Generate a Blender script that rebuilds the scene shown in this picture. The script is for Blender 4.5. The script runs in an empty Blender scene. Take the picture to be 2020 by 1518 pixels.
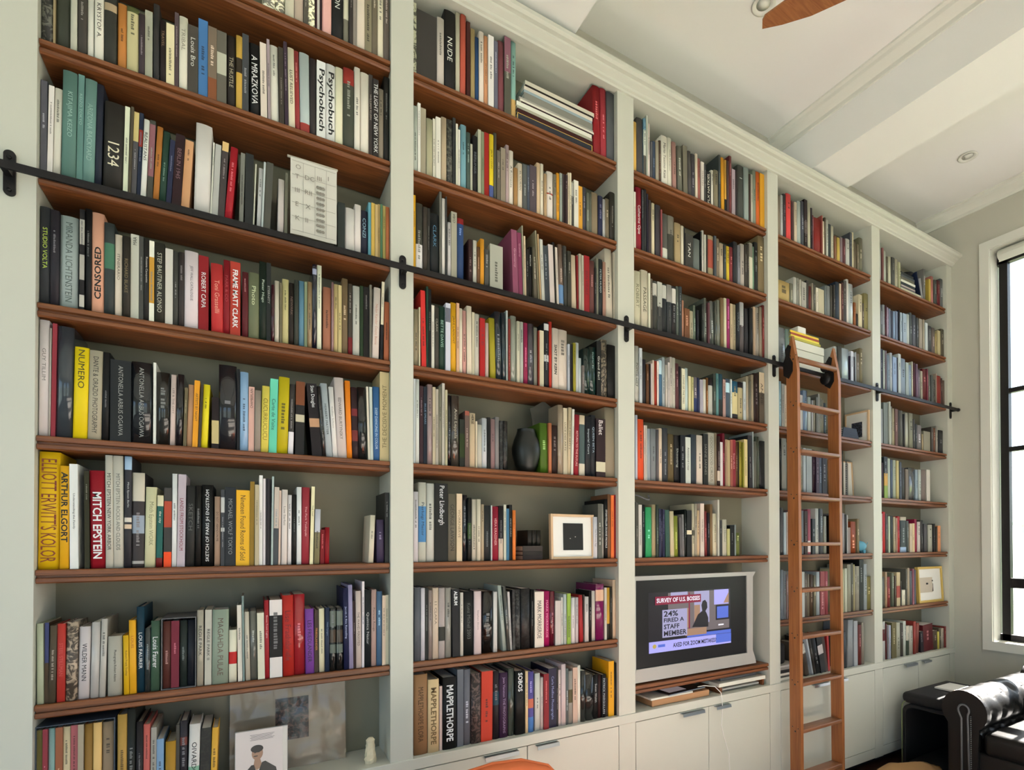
import bpy, bmesh, math, random
from mathutils import Vector, Matrix, noise
C = bpy.context.scene.collection
SC = bpy.context.scene
# ---------------------------------------------------------------- camera
cam = bpy.data.objects.new('camera', bpy.data.cameras.new('camera')); C.objects.link(cam)
SC.camera = cam
cam.matrix_world = Matrix(((0.852294,-0.002935,-0.523055,0),(-0.523058,-0.009256,-0.852247,-2.196496),(-0.002340,0.999953,-0.009424,1.58),(0,0,0,1)))
cam.data.sensor_fit = 'HORIZONTAL'; cam.data.sensor_width = 36
cam.data.lens = 1071.04/2020*36
cam.data.shift_x = (1010-1149.9975)/2020
cam.data.shift_y = (1060.889-759)/2020
cam.data.clip_start = .05
# ---------------------------------------------------------------- render settings and light
SC.view_settings.view_transform = 'Standard'; SC.view_settings.look = 'None'
SC.view_settings.gamma = 1; SC.view_settings.use_curve_mapping = False
SC.view_settings.exposure = 0.30
SC.cycles.use_denoising = True
SC.cycles.max_bounces = 8; SC.cycles.diffuse_bounces = 4; SC.cycles.glossy_bounces = 3
SC.cycles.transparent_max_bounces = 12
SC.cycles.sample_clamp_indirect = 6
W = bpy.data.worlds.new('sky'); SC.world = W; W.use_nodes = True
nt = W.node_tree; nt.nodes.clear()
o_ = nt.nodes.new('ShaderNodeOutputWorld'); b_ = nt.nodes.new('ShaderNodeBackground')
sk = nt.nodes.new('ShaderNodeTexSky'); sk.sky_type = 'HOSEK_WILKIE'; sk.turbidity = 3.5
sk.sun_direction = (.78, .02, .6); sk.ground_albedo = .4
nt.links.new(sk.outputs[0], b_.inputs[0]); nt.links.new(b_.outputs[0], o_.inputs[0])
b_.inputs[1].default_value = 10
sun = bpy.data.objects.new('sun', bpy.data.lights.new('sun', 'SUN')); C.objects.link(sun)
sun.data.energy = 50; sun.data.angle = .0093; sun.data.color = (1, .94, .86)
sun.rotation_euler = Vector((-.80, -.03, -.60)).to_track_quat('-Z', 'Y').to_euler()
def portal(loc, direction, sx, sy):                 # guides the sampling of sky light through a window opening; gives no light itself
    l = bpy.data.lights.new('window_portal', 'AREA'); l.shape = 'RECTANGLE'; l.size = sx; l.size_y = sy
    l.cycles.is_portal = True
    o = bpy.data.objects.new('window_portal', l); C.objects.link(o); o.location = loc
    o.rotation_euler = Vector(direction).to_track_quat('-Z', 'Y').to_euler()
for y, w in ((-.986, 1.43), (-2.875, 1.35), (-4.7, 1.4)): portal((5.12, y, 2.333), (-1, 0, 0), w, 3.05)
for x in (-2.0, .6): portal((x, -6.62, 1.7), (0, 1, 0), 1.8, 3.2)
portal((-3.42, -3.0, 1.6), (1, 0, 0), 3.0, 3.0)  # sky through the opening added in the left wall
# ---------------------------------------------------------------- materials
def lin(h):
    return tuple(((int(h[i:i+2], 16)/255+.055)/1.055)**2.4 if int(h[i:i+2], 16) > 10 else int(h[i:i+2], 16)/255/12.92 for i in (0, 2, 4))
def mat(name, col, rough=.5, metal=0, spec=.5, coat=0, bump=0, bscale=200, emit=None, estr=0):
    m = bpy.data.materials.new(name); m.use_nodes = True; n = m.node_tree; p = n.nodes['Principled BSDF']
    if isinstance(col, str): col = lin(col)
    p.inputs['Base Color'].default_value = (*col, 1); p.inputs['Roughness'].default_value = rough
    p.inputs['Metallic'].default_value = metal; p.inputs['Specular IOR Level'].default_value = spec
    p.inputs['Coat Weight'].default_value = coat
    if emit: p.inputs['Emission Color'].default_value = (*emit, 1); p.inputs['Emission Strength'].default_value = estr
    if bump:
        t = n.nodes.new('ShaderNodeTexNoise'); t.inputs['Scale'].default_value = bscale; t.inputs['Detail'].default_value = 4
        tc = n.nodes.new('ShaderNodeTexCoord'); n.links.new(tc.outputs['Object'], t.inputs['Vector'])
        b = n.nodes.new('ShaderNodeBump'); b.inputs['Strength'].default_value = bump; b.inputs['Distance'].default_value = .002
        n.links.new(t.outputs['Fac'], b.inputs['Height']); n.links.new(b.outputs['Normal'], p.inputs['Normal'])
    return m
def wood(name, c1, c2, axis='X', rough=.4, scale=1.0):
    m = mat(name, c1, rough); n = m.node_tree; p = n.nodes['Principled BSDF']
    tc = n.nodes.new('ShaderNodeTexCoord'); mp = n.nodes.new('ShaderNodeMapping')
    s = {'X': (1.2, 26, 30), 'Y': (26, 1.2, 30), 'Z': (26, 30, 1.2)}[axis]
    mp.inputs['Scale'].default_value = tuple(v*scale for v in s)
    n.links.new(tc.outputs['Object'], mp.inputs['Vector'])
    t = n.nodes.new('ShaderNodeTexNoise'); t.inputs['Scale'].default_value = 2.2; t.inputs['Detail'].default_value = 7; t.inputs['Distortion'].default_value = 1.6
    n.links.new(mp.outputs[0], t.inputs['Vector'])
    r = n.nodes.new('ShaderNodeValToRGB'); r.color_ramp.elements[0].position = .34; r.color_ramp.elements[1].position = .68
    r.color_ramp.elements[0].color = (*c2, 1); r.color_ramp.elements[1].color = (*c1, 1)
    n.links.new(t.outputs['Fac'], r.inputs[0]); n.links.new(r.outputs[0], p.inputs['Base Color'])
    b = n.nodes.new('ShaderNodeBump'); b.inputs['Strength'].default_value = .12; b.inputs['Distance'].default_value = .001
    n.links.new(t.outputs['Fac'], b.inputs['Height']); n.links.new(b.outputs['Normal'], p.inputs['Normal'])
    return m
def tintmat(name, rough, coat=0, mottle=0, spec=.5):
    m = mat(name, (.5, .5, .5), rough, coat=coat, spec=spec); n = m.node_tree; p = n.nodes['Principled BSDF']
    a = n.nodes.new('ShaderNodeAttribute'); a.attribute_name = 'tint'
    if not mottle:
        n.links.new(a.outputs['Color'], p.inputs['Base Color'])
    else:
        tc = n.nodes.new('ShaderNodeTexCoord')
        t = n.nodes.new('ShaderNodeTexNoise'); t.inputs['Scale'].default_value = 38; t.inputs['Detail'].default_value = 3; t.inputs['Distortion'].default_value = 2
        n.links.new(tc.outputs['Object'], t.inputs['Vector'])
        r = n.nodes.new('ShaderNodeValToRGB'); r.color_ramp.elements[0].position = .46; r.color_ramp.elements[1].position = .56
        r.color_ramp.elements[0].color = (.25, .25, .25, 1); r.color_ramp.elements[1].color = (1.7, 1.7, 1.65, 1)
        mx = n.nodes.new('ShaderNodeMix'); mx.data_type = 'RGBA'; mx.blend_type = 'MULTIPLY'; mx.inputs[0].default_value = 1
        n.links.new(t.outputs['Fac'], r.inputs[0]); n.links.new(a.outputs['Color'], mx.inputs[6]); n.links.new(r.outputs[0], mx.inputs[7])
        n.links.new(mx.outputs[2], p.inputs['Base Color'])
    return m
M = {}
M['paint'] = mat('cabinet_paint', (.575, .575, .50), .42, bump=.06, bscale=60)
M['paint_shaded'] = mat('shaded_recess_paint', (.20, .185, .128), .6)  # cabinet paint darkened, the shade deep in the bays put into its colour
M['wall'] = mat('wall_paint', (.52, .505, .43), .8, bump=.05, bscale=90)
M['ceil'] = mat('ceiling_paint', (.88, .87, .84), .85)
M['trim'] = mat('trim_paint', (.74, .73, .66), .45)
M['walnut'] = wood('walnut_board', (.235, .078, .023), (.115, .035, .010))
M['cherry'] = wood('ladder_wood', (.38, .145, .046), (.26, .088, .027), 'Z', .3)
M['cherry_x'] = wood('ladder_tread_wood', (.29, .125, .058), (.20, .08, .036), 'X', .38)
M['fanwood'] = wood('fan_blade_wood', (.34, .13, .045), (.22, .075, .026), 'X', .4)
M['floor'] = wood('floor_boards', (.055, .026, .014), (.025, .012, .008), 'X', .35)
M['iron'] = mat('black_iron', (.018, .016, .017), .42, .6, bump=.25, bscale=120)
M['chrome'] = mat('brushed_metal', (.42, .45, .48), .3, 1)
M['leather'] = mat('black_leather', (.009, .0085, .008), .38, bump=.25, bscale=180, spec=.4)
M['cloth_black'] = mat('black_fabric', (.007, .007, .008), .85)
M['cover'] = tintmat('book_cover', .5, spec=.3); M['gloss'] = tintmat('wrapped_book_cover', .2, coat=.7, spec=.3)
M['mottle'] = tintmat('patterned_book_cover', .45, mottle=1)
M['ink'] = tintmat('lettering_ink', .5)
M['pages'] = mat('page_edges', (.50, .47, .38), .8)
M['page_white'] = mat('page_edges_white', (.62, .60, .54), .8)
M['black'] = mat('black_plastic', (.01, .01, .012), .3)
M['silver'] = mat('silver_plastic', (.46, .45, .43), .32, .25)
M['white'] = mat('white_card', (.78, .77, .73), .5)
M['bounce_rug'] = mat('pale_bounce_rug', (.52, .49, .45), .95, bump=.4, bscale=300)  # pale colour of the added, unseen bounce surface
for k, v, r in (('orange_fabric', (.62, .135, .035), .75), ('cream_box', (.70, .69, .60), .5), ('kraft', (.42, .22, .10), .6), ('tan_fur', (.42, .24, .10), .95), ('steel_grey', (.12, .12, .125), .5), ('slip', (.045, .06, .085), .45),
                ('pig', (.10, .33, .47), .18), ('stone', (.68, .60, .42), .7), ('vase', (.008, .009, .007), .42), ('blind', (.78, .78, .70), .7), ('gold', (.62, .42, .10), .35), ('pine', (.62, .43, .26), .5)):
    M[k] = mat(k, v, r)
M['foil'] = mat('sleeve_plastic', (.9, .9, .9), .08)
g = M['foil'].node_tree; gp = g.nodes['Principled BSDF']
mx = g.nodes.new('ShaderNodeMixShader'); tr = g.nodes.new('ShaderNodeBsdfTransparent'); gl = g.nodes.new('ShaderNodeBsdfGlossy'); gl.inputs['Roughness'].default_value = .12
fr = g.nodes.new('ShaderNodeFresnel'); fr.inputs[0].default_value = 1.5
g.links.new(fr.outputs[0], mx.inputs[0]); g.links.new(tr.outputs[0], mx.inputs[1]); g.links.new(gl.outputs[0], mx.inputs[2])
g.links.new(mx.outputs[0], g.nodes['Material Output'].inputs['Surface'])
M['glass'] = M['foil'].copy(); M['glass'].name = 'window_glass'
for nd in M['glass'].node_tree.nodes:
    if nd.type == 'BSDF_GLOSSY': nd.inputs['Roughness'].default_value = .02
    if nd.type == 'FRESNEL': nd.inputs[0].default_value = 1.35
# ---------------------------------------------------------------- mesh helpers
class MB:
    def __init__(s): s.bm = bmesh.new(); s.tl = s.bm.loops.layers.float_color.new('tint'); s.mats = []; s.cur = 0; s.col = (1, 1, 1, 1)
    def use(s, m, col=None):
        if m not in s.mats: s.mats.append(m)
        s.cur = s.mats.index(m)
        if col is not None: s.col = (*col, 1)
        return s
    def face(s, vs, smooth=False):
        try: f = s.bm.faces.new([v if hasattr(v, 'co') else s.bm.verts.new(v) for v in vs])
        except ValueError: return None
        f.material_index = s.cur; f.smooth = smooth
        for l in f.loops: l[s.tl] = s.col
        return f
    def box(s, x0, x1, y0, y1, z0, z1, mx=None):
        p = [Vector(c) for c in ((x0, y0, z0), (x1, y0, z0), (x1, y1, z0), (x0, y1, z0), (x0, y0, z1), (x1, y0, z1), (x1, y1, z1), (x0, y1, z1))]
        if mx is not None: p = [mx @ q for q in p]
        v = [s.bm.verts.new(q) for q in p]
        for q in ((0, 1, 5, 4), (1, 2, 6, 5), (2, 3, 7, 6), (3, 0, 4, 7), (4, 5, 6, 7), (3, 2, 1, 0)): s.face([v[i] for i in q])
        return s
    def rbox(s, x0, x1, y0, y1, z0, z1, r=.004, seg=2, mx=None):
        t = bmesh.new(); bmesh.ops.create_cube(t, size=1)
        for v in t.verts: v.co = Vector(((x0+x1)/2+v.co.x*(x1-x0), (y0+y1)/2+v.co.y*(y1-y0), (z0+z1)/2+v.co.z*(z1-z0)))
        bmesh.ops.bevel(t, geom=t.edges[:], offset=min(r, (x1-x0)*.45, (y1-y0)*.45, (z1-z0)*.45), segments=seg, profile=.5, affect='EDGES')
        s.merge(t, mx, seg > 2); return s
    def merge(s, t, mx=None, smooth=False):
        mp = {}
        for v in t.verts: mp[v] = s.bm.verts.new(mx @ v.co if mx is not None else v.co)
        for f in t.faces: s.face([mp[v] for v in f.verts], smooth)
        t.free()
    def loft(s, rings, close=True, caps=True, smooth=True):
        R = [[s.bm.verts.new(p) for p in r] for r in rings]; n = len(R[0])
        for a, b in zip(R, R[1:]):
            for i in range(n if close else n-1): s.face([a[i], a[(i+1) % n], b[(i+1) % n], b[i]], smooth)
        if caps and close: s.face(R[0][::-1]); s.face(R[-1])
        return s
    def tube(s, pts, r, n=10, caps=True):
        pts = [Vector(p) for p in pts]; rings = []; up = None
        for i, p in enumerate(pts):
            d = (pts[min(i+1, len(pts)-1)]-pts[max(i-1, 0)]).normalized()
            if up is None: up = d.orthogonal().normalized()
            up = (up-d*up.dot(d)).normalized(); w = d.cross(up); rr = r[i] if isinstance(r, (list, tuple)) else r
            rings.append([p+(up*math.cos(2*math.pi*k/n)+w*math.sin(2*math.pi*k/n))*rr for k in range(n)])
        return s.loft(rings, caps=caps)
    def lathe(s, prof, c=(0, 0, 0), n=24, axis='Z'):
        rings = []
        for r, h in prof:
            ring = []
            for k in range(n):
                a = 2*math.pi*k/n; u, w = r*math.cos(a), r*math.sin(a)
                ring.append(Vector(c)+(Vector((u, w, h)) if axis == 'Z' else Vector((u, h, w)) if axis == 'Y' else Vector((h, u, w))))
            rings.append(ring)
        return s.loft(rings)
    def prism(s, poly, a, b, axis='X'):          # polygon in the two other axes, extruded from a to b
        def P(u, w, t): return {'X': (t, u, w), 'Y': (u, t, w), 'Z': (u, w, t)}[axis]
        A = [s.bm.verts.new(P(u, w, a)) for u, w in poly]; B = [s.bm.verts.new(P(u, w, b)) for u, w in poly]; n = len(poly)
        for i in range(n): s.face([A[i], A[(i+1) % n], B[(i+1) % n], B[i]])
        s.face(A[::-1]); s.face(B); return s
    def ball(s, c, r, n=16, m=10):
        rx, ry, rz = (r, r, r) if not isinstance(r, (tuple, list)) else r; rings = []
        for i in range(1, m):
            a = math.pi*i/m
            rings.append([(c[0]+rx*math.sin(a)*math.cos(2*math.pi*k/n), c[1]+ry*math.sin(a)*math.sin(2*math.pi*k/n), c[2]-rz*math.cos(a)) for k in range(n)])
        return s.loft(rings)
    def build(s, name, parent=None, loc=None, recalc=True):
        if recalc: bmesh.ops.recalc_face_normals(s.bm, faces=s.bm.faces[:])
        me = bpy.data.meshes.new(name); s.bm.to_mesh(me); s.bm.free()
        for m in s.mats: me.materials.append(M[m])
        o = bpy.data.objects.new(name, me); C.objects.link(o)
        if parent is not None: o.parent = parent
        if loc is not None: o.location = loc
        return o
def B(m, col=None): return MB().use(m, col)
def tag(o, label=None, cat=None, group=None, kind=None):
    if label: o['label'] = label
    if cat: o['category'] = cat
    if group: o['group'] = group
    if kind: o['kind'] = kind
    return o
def thing(name, loc, label, cat, group=None, rz=0):
    o = bpy.data.objects.new(name, None); C.objects.link(o); o.location = loc; o.rotation_euler.z = rz; o.empty_display_size = .05
    return tag(o, label, cat, group)
_tc = {}
def textmesh(body, bold=0):                                # outlines of a line of lettering, as (verts, polygons, width, height)
    if body in _tc: return _tc[body]
    cu = bpy.data.curves.new('t', 'FONT'); cu.body = body; cu.size = 1; cu.resolution_u = 2; cu.fill_mode = 'FRONT'; cu.offset = .022 if bold or body in ('Psychobuch', 'MITCH EPSTEIN', 'FRAME MATT CLARK', 'MAPPLETHORPE', 'ALBUM', 'ARTHUR ELGORT', 'SOBOS', 'SHOT BY KERN', 'CENSORED') else 0
    ob = bpy.data.objects.new('t', cu); C.objects.link(ob); bpy.context.view_layer.update()
    me = bpy.data.meshes.new_from_object(ob); C.objects.unlink(ob); bpy.data.objects.remove(ob)
    vs = [v.co.copy() for v in me.vertices]; ps = [tuple(p.vertices) for p in me.polygons]; bpy.data.meshes.remove(me)
    x0 = min(v.x for v in vs); x1 = max(v.x for v in vs); y0 = min(v.y for v in vs); y1 = max(v.y for v in vs)
    _tc[body] = ([(v.x-x0, v.y-y0) for v in vs], ps, x1-x0, y1-y0); return _tc[body]
def put_text(mb, body, org, ex, ey, length=None, height=None, bold=0):    # org: lower left; ex, ey unit vectors of reading and of letter height
    vs, ps, w, h = textmesh(body, bold); sy = height/h; sx = length/w if length else sy
    org, ex, ey = Vector(org), Vector(ex), Vector(ey)
    V = [mb.bm.verts.new(org+ex*(x*sx)+ey*(y*sy)) for x, y in vs]
    for p in ps: mb.face([V[i] for i in p])
# ---------------------------------------------------------------- the room
PX = [(-.539, .468), (.555, 1.555), (1.655, 2.662), (2.757, 3.762), (3.862, 4.821)]
SZ = [3.484, 3.086, 2.692, 2.298, 1.903, 1.505, 1.106]
DECK = .728; TOP = 3.842; BACK = .215; XW = 4.90; CZ = 4.30
S = lambda n, m, *b: tag(B(m).box(*b).build(n), kind='structure')
S('floor', 'floor', -3.3, 5.3, -6.6, .4, -.1, 0)
S('ceiling', 'ceil', -3.3, 5.3, -6.6, .4, CZ, CZ+.1)
S('wall_back', 'wall', -3.3, 5.3, .24, .4, 0, CZ)
def holed_wall(name, fixed, th, axis, span, holes):
    m = B('wall'); a, b = span; cuts = sorted(holes)
    def bx(u0, u1, z0, z1):
        if axis == 'X': m.box(fixed, fixed+th, u0, u1, z0, z1)
        else: m.box(u0, u1, fixed, fixed+th, z0, z1)
    u = a
    for h0, h1, z0, z1 in cuts: bx(u, h0, 0, CZ); bx(h0, h1, 0, z0); bx(h0, h1, z1, CZ); u = h1
    bx(u, b, 0, CZ); return tag(m.build(name), kind='structure')
RW = [(-5.4, -4.0, .811, 3.856), (-3.55, -2.2, .811, 3.856), (-1.70, -.272, .811, 3.856)]  # first two are unseen, added so sun lands on the floor and bounces
holed_wall('wall_right', XW, .2, 'X', (-6.6, .4), RW)
FW = [(-2.9, -1.1, .1, 3.3), (-.3, 1.5, .1, 3.3)]  # unseen front windows, lengthened to the floor to brighten the lower shelves
holed_wall('wall_left', -3.4, .1, 'X', (-6.6, .4), [(-4.5, -1.5, .1, 3.1)])  # opening added out of view to brighten the lower left
holed_wall('wall_front', -6.6, .2, 'Y', (-3.3, 5.1), FW)
for i, (y0, y1, z0, z1) in enumerate(RW):
    w = tag(bpy.data.objects.new('window_%d' % (i+1), None), kind='structure'); C.objects.link(w)
    c = B('trim')
    for b in ((y0-.065, y0, z0-.065, z1+.065), (y1, y1+.065, z0-.065, z1+.065), (y0, y1, z1, z1+.065), (y0, y1, z0-.065, z0)):
        c.box(XW-.018, XW, *b)
    c.build('casing', w)
    l = B('trim')
    l.box(XW-.004, XW+.11, y1-.006, y1, z0, z1).box(XW-.004, XW+.11, y0, y0+.006, z0, z1).box(XW-.004, XW+.11, y0, y1, z1-.006, z1).box(XW-.02, XW+.11, y0, y1, z0-.004, z0+.006)
    l.build('lining', w)
    f = B('iron'); X0, X1 = XW+.105, XW+.155
    f.box(X0, X1, y1-.075, y1-.02, z0, z1).box(X0, X1, y0+.02, y0+.075, z0, z1).box(X0, X1, y0, y1, z1-.10, z1).box(X0, X1, y0, y1, z0+.0, z0+.055)
    for z, t in ((2.755, .035), (2.30, .035), (1.265, .075)): f.box(X0+.005, X1-.005, y0+.04, y1-.04, z-t/2, z+t/2)
    for y in (y1-.50, y1-.92): f.box(X0+.008, X1-.008, y-.015, y+.015, z0, z1)
    f.build('window_frame', w)
    B('glass').box(X0+.02, X0+.026, y0+.03, y1-.03, z0+.03, z1-.03).build('pane', w)
bl = thing('roller_blind', (XW+.045, -.99, 3.80), 'rolled cream window blind at the top of the tall window', 'blind')
B('blind').lathe([(.034, -.675), (.04, -.67), (.04, .67), (.034, .675)], axis='Y', n=20).build('roll', bl)
B('blind').box(-.038, -.034, -.66, .66, -.065, 0).build('hem', bl)
# beams, mouldings
def beam(n, x0, x1):
    tag(B('ceil').box(x0, x1, -6.6, .24, 3.95, CZ).build('trim_%d' % n), kind='structure')
beam(1, 3.031, 3.395); beam(2, .92, 1.285); beam(3, -1.19, -.83)
prof = [(0, 0), (-.07, 0), (-.07, -.012), (-.055, -.02), (-.05, -.04), (-.03, -.06), (-.012, -.075), (-.012, -.10), (0, -.10)]
def crown(n, x, side, z=CZ):
    tag(B('trim').prism([(x+u*side, z+w) for u, w in prof], -6.6, .24, 'Y').build('trim_%d' % n), kind='structure')
crown(4, 3.031, 1); crown(5, .92, 1); crown(6, XW, 1)
# recessed downlight in the ceiling
d = thing('recessed_downlight', (4.305, -.378, CZ), 'round white recessed downlight in the ceiling between beam and window wall', 'light')
B('trim').lathe([(.048, -.0005), (.060, -.007), (.050, -.010), (.040, -.004), (.034, -.0005)], n=28).build('trim_ring', d)
B('blind').lathe([(.034, -.003), (.001, -.0035)], n=24).build('lens', d)
# ceiling fan: hub and blades, only one blade and the hub rim in the picture
fn = thing('ceiling_fan', (2.13, -1.27, 3.75), 'ceiling fan with warm brown wooden blades and a white hub', 'fan')
B('trim').lathe([(.02, .68), (.07, .68), (.05, .6), (.02, .58)]).build('canopy', fn); B('trim').tube([(0, 0, .12), (0, 0, .6)], .015).build('rod', fn)
B('trim').lathe([(.01, -.05), (.10, -.045), (.14, -.01), (.15, .03), (.13, .09), (.05, .12), (.01, .125)], n=32).build('hub', fn)
for k in range(3):
    a = math.radians((117.9, 237.9, 350)[k]); R2 = Matrix.Rotation(a, 4, 'Z')
    bb_ = B('fanwood').prism([(.14, -.035), (.30, -.066), (.49, -.064), (.60, -.045), (.676, -.024), (.668, .010), (.655, .024), (.49, .062), (.30, .062), (.14, .035)], -.004, .004, 'Z')
    for v in bb_.bm.verts: v.co = R2 @ (Matrix.Rotation(.10, 4, 'X') @ v.co)
    bb_.build('blade', fn)
    br = B('iron').tube([R2 @ Vector((.09, 0, .0)), R2 @ Vector((.22, 0, .004))], .012, 8); br.build('blade_arm', fn)
d = thing('recessed_downlight', (2.205, -.36, CZ), 'round white recessed downlight in the ceiling above the fan blade', 'light')
B('trim').lathe([(.048, -.0005), (.060, -.007), (.050, -.010), (.040, -.004), (.034, -.0005)], n=28).build('trim_ring', d)
B('blind').lathe([(.034, -.003), (.001, -.0035)], n=24).build('lens', d)
# ---------------------------------------------------------------- the built-in bookcase
bc = thing('bookcase', (0, 0, 0), 'floor to ceiling built-in bookcase painted pale greenish cream, five bays wide', 'bookcase')
xs = [(-1.3, -.539)]+[(PX[i][1], PX[i+1][0]) for i in range(4)]+[(4.821, XW)]
for a, b in xs:
    m = B('paint')
    m.box(a, b, 0, BACK, .06, TOP)
    m.build('upright', bc)
B('paint_shaded').box(-1.3, XW, BACK, BACK+.012, .06, TOP+.1).build('back_panel', bc)  # darker colour stands in for light falling off towards the back
B('paint').box(-1.3, XW, .0, BACK, TOP, TOP+.02).build('top_panel', bc)
cr = [(.02, TOP-.006), (-.010, TOP-.006), (-.014, TOP+.002), (-.024, TOP+.006), (-.028, TOP+.016), (-.050, TOP+.028), (-.054, TOP+.036), (-.070, TOP+.040), (-.082, TOP+.048), (-.082, TOP+.066), (.24, TOP+.066), (.24, TOP+.021), (.02, TOP+.021)]
B('paint').prism(cr, -1.3, XW, 'X').build('cornice', bc)
B('paint').rbox(-1.3, XW, -.006, BACK, DECK-.045, DECK, .003).build('deck', bc)
B('paint').box(-1.3, XW, .0015, .03, .062, .13).build('bottom_rail', bc)
B('paint_shaded').box(-1.3, XW, .02, BACK, .06, .10).build('cabinet_floor', bc)
B('cloth_black').box(-1.3, XW, .07, .09, 0, .06).build('toe_kick', bc)
for i, (a, b) in enumerate(PX):
    mid = (a+b)/2
    for k, (x0, x1) in enumerate(((a+.003, mid-.0015), (mid+.0015, b-.003))):
        dr = B('paint').rbox(x0, x1, -.001, .018, .133, DECK-.049, .002).build('cabinet_door', bc)
        hx = mid-.065-.085 if k == 0 else mid+.05
        hd = MB().use('chrome'); hd.prism([(-.024, .0), (-.001, .0), (-.001, -.003), (-.021, -.003), (-.024, -.016), (-.027, -.016)], hx-.055 if k == 0 else hx-.01, hx+.10, 'X')
        o = hd.build('handle', dr); o.location = (0, 0, DECK-.052)
# loose shelf boards, each a stepped walnut board
bays = ['leftmost bay', 'second bay', 'television bay', 'ladder bay', 'bay beside the window']
rowsn = ['top shelf', 'second shelf from top', 'third shelf from top', 'fourth shelf from top', 'fifth shelf from top', 'sixth shelf from top', 'seventh shelf from top', 'cabinet top']
boards = {}
for bi, (a, b) in enumerate(PX):
    for ri, z in enumerate(SZ):
        if bi == 2 and ri == 6: z = .857
        th = .041
        pr = [(.010, -.001), (.008, -.004), (.008, -.016), (.0105, -.0165), (.021, -.0175), (.021, -.0235), (.0125, -.0245), (.0105, -.028), (.0105, -.037), (.016, -th), (.205, -th), (.205, 0), (.012, 0)]
        o = B('walnut').prism([(y, w) for y, w in pr], -(b-a)/2+.0015, (b-a)/2-.0015, 'X').build('shelf_board', None, ((a+b)/2, 0, z))
        o.data.materials[0] = M['walnut']
        lab = 'dark walnut shelf board forming the %s in the %s' % (rowsn[ri].replace(' from top', ' down'), bays[bi])
        if bi == 2 and ri == 6: lab = 'dark walnut shelf board carrying the television'
        tag(o, lab, 'shelf', 'walnut shelf boards of the bookcase')
# ---------------------------------------------------------------- rail and ladder
rl = thing('ladder_rail', (0, 0, 2.652), 'long black iron rail across the bookcase on which the ladder hangs', 'rail')
B('iron').prism([(-.052, -.011), (-.044, -.011), (-.044, .011), (-.052, .011)], -1.3, 4.885, 'X').build('bar', rl)
for x in (-.594, .512, 1.604, 2.71, 3.81, 4.86):
    m = B('iron'); n = 10; pts = []
    for k in range(n+1): a = math.pi*k/n; pts.append((math.cos(a)*.013, .053+math.sin(a)*.013))
    for k in range(n+1): a = math.pi+math.pi*k/n; pts.append((math.cos(a)*.013, -.053+math.sin(a)*.013))
    m.prism([(x+u, w) for u, w in pts], -.007, -.0008, 'Y'); m.box(x-.008, x+.008, -.046, -.005, -.012, .010)
    m.lathe([(.005, 0), (.005, -.003), (.001, -.004)], (x, -.007, .045), 8, 'Y').lathe([(.005, 0), (.005, -.003), (.001, -.004)], (x, -.007, -.05), 8, 'Y')
    m.build('bracket', rl)
B('iron').lathe([(.002, -.012), (.014, -.008), (.014, .008), (.002, .012)], (4.885, -.048, 0), 14, 'X').build('end_stop', rl)
ld = thing('library_ladder', (2.96, -.11, 0), 'tall orange-brown wooden rolling library ladder hooked on the black rail', 'ladder')
for s, nm in ((-1, 'left'), (1, 'right')):
    x = s*.20; m = B('cherry')
    m.prism([(-.040, 0), (.034, 0), (.048, 2.60), (.045, 2.72), (.010, 2.815), (-.020, 2.66), (-.028, 2.60)], x-.0125, x+.0125, 'X')
    r = m.build('side_rail', ld)
    h = B('iron')
    for cy, cz, rr in ((.055, 2.70, .028), (.052, 2.625, .034)):
        h.lathe([(.002, -.008), (rr, -.008), (rr+.003, 0), (rr, .008), (.002, .008)], (x+s*-.026, cy, cz), 18, 'X')
    h.prism([(.00, 2.60), (.028, 2.56), (.062, 2.585), (.066, 2.66), (.046, 2.70), (.052, 2.735), (.030, 2.765), (.012, 2.75), (.022, 2.69), (.0, 2.65)], x-.020, x-.014, 'X')
    h.prism([(.00, 2.60), (.028, 2.56), (.062, 2.585), (.066, 2.66), (.046, 2.70), (.052, 2.735), (.030, 2.765), (.012, 2.75), (.022, 2.69), (.0, 2.65)], x+.013, x+.019, 'X')
    h.build('roller_hook', ld)
    for k in range(10):
        z = 2.684-k*.2753
        bt = B('black')
        for dy, dz, rr in ((-.020, .018, .0036), (.018, .022, .0036), (.0, -.002, .0055)): bt.lathe([(rr, -.0133), (rr*.6, -.0150), (.0005, -.0153)] if s < 0 else [(rr, .0133), (rr*.6, .0150), (.0005, .0153)], (x, dy, z+dz-.012), 10, 'X')
        bt.build('plug', ld) if s < 0 else bt.bm.free()
for k in range(10):
    z = 2.684-k*.2753
    if k == 0: B('cherry_x').tube([(-.1875, -.005, z-.01), (.1875, -.005, z-.01)], .016, 14).build('tread', ld)
    else: B('cherry_x').rbox(-.1875, .1875, -.040, .034, z-.022, z, .006, 3).build('tread', ld)
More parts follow.
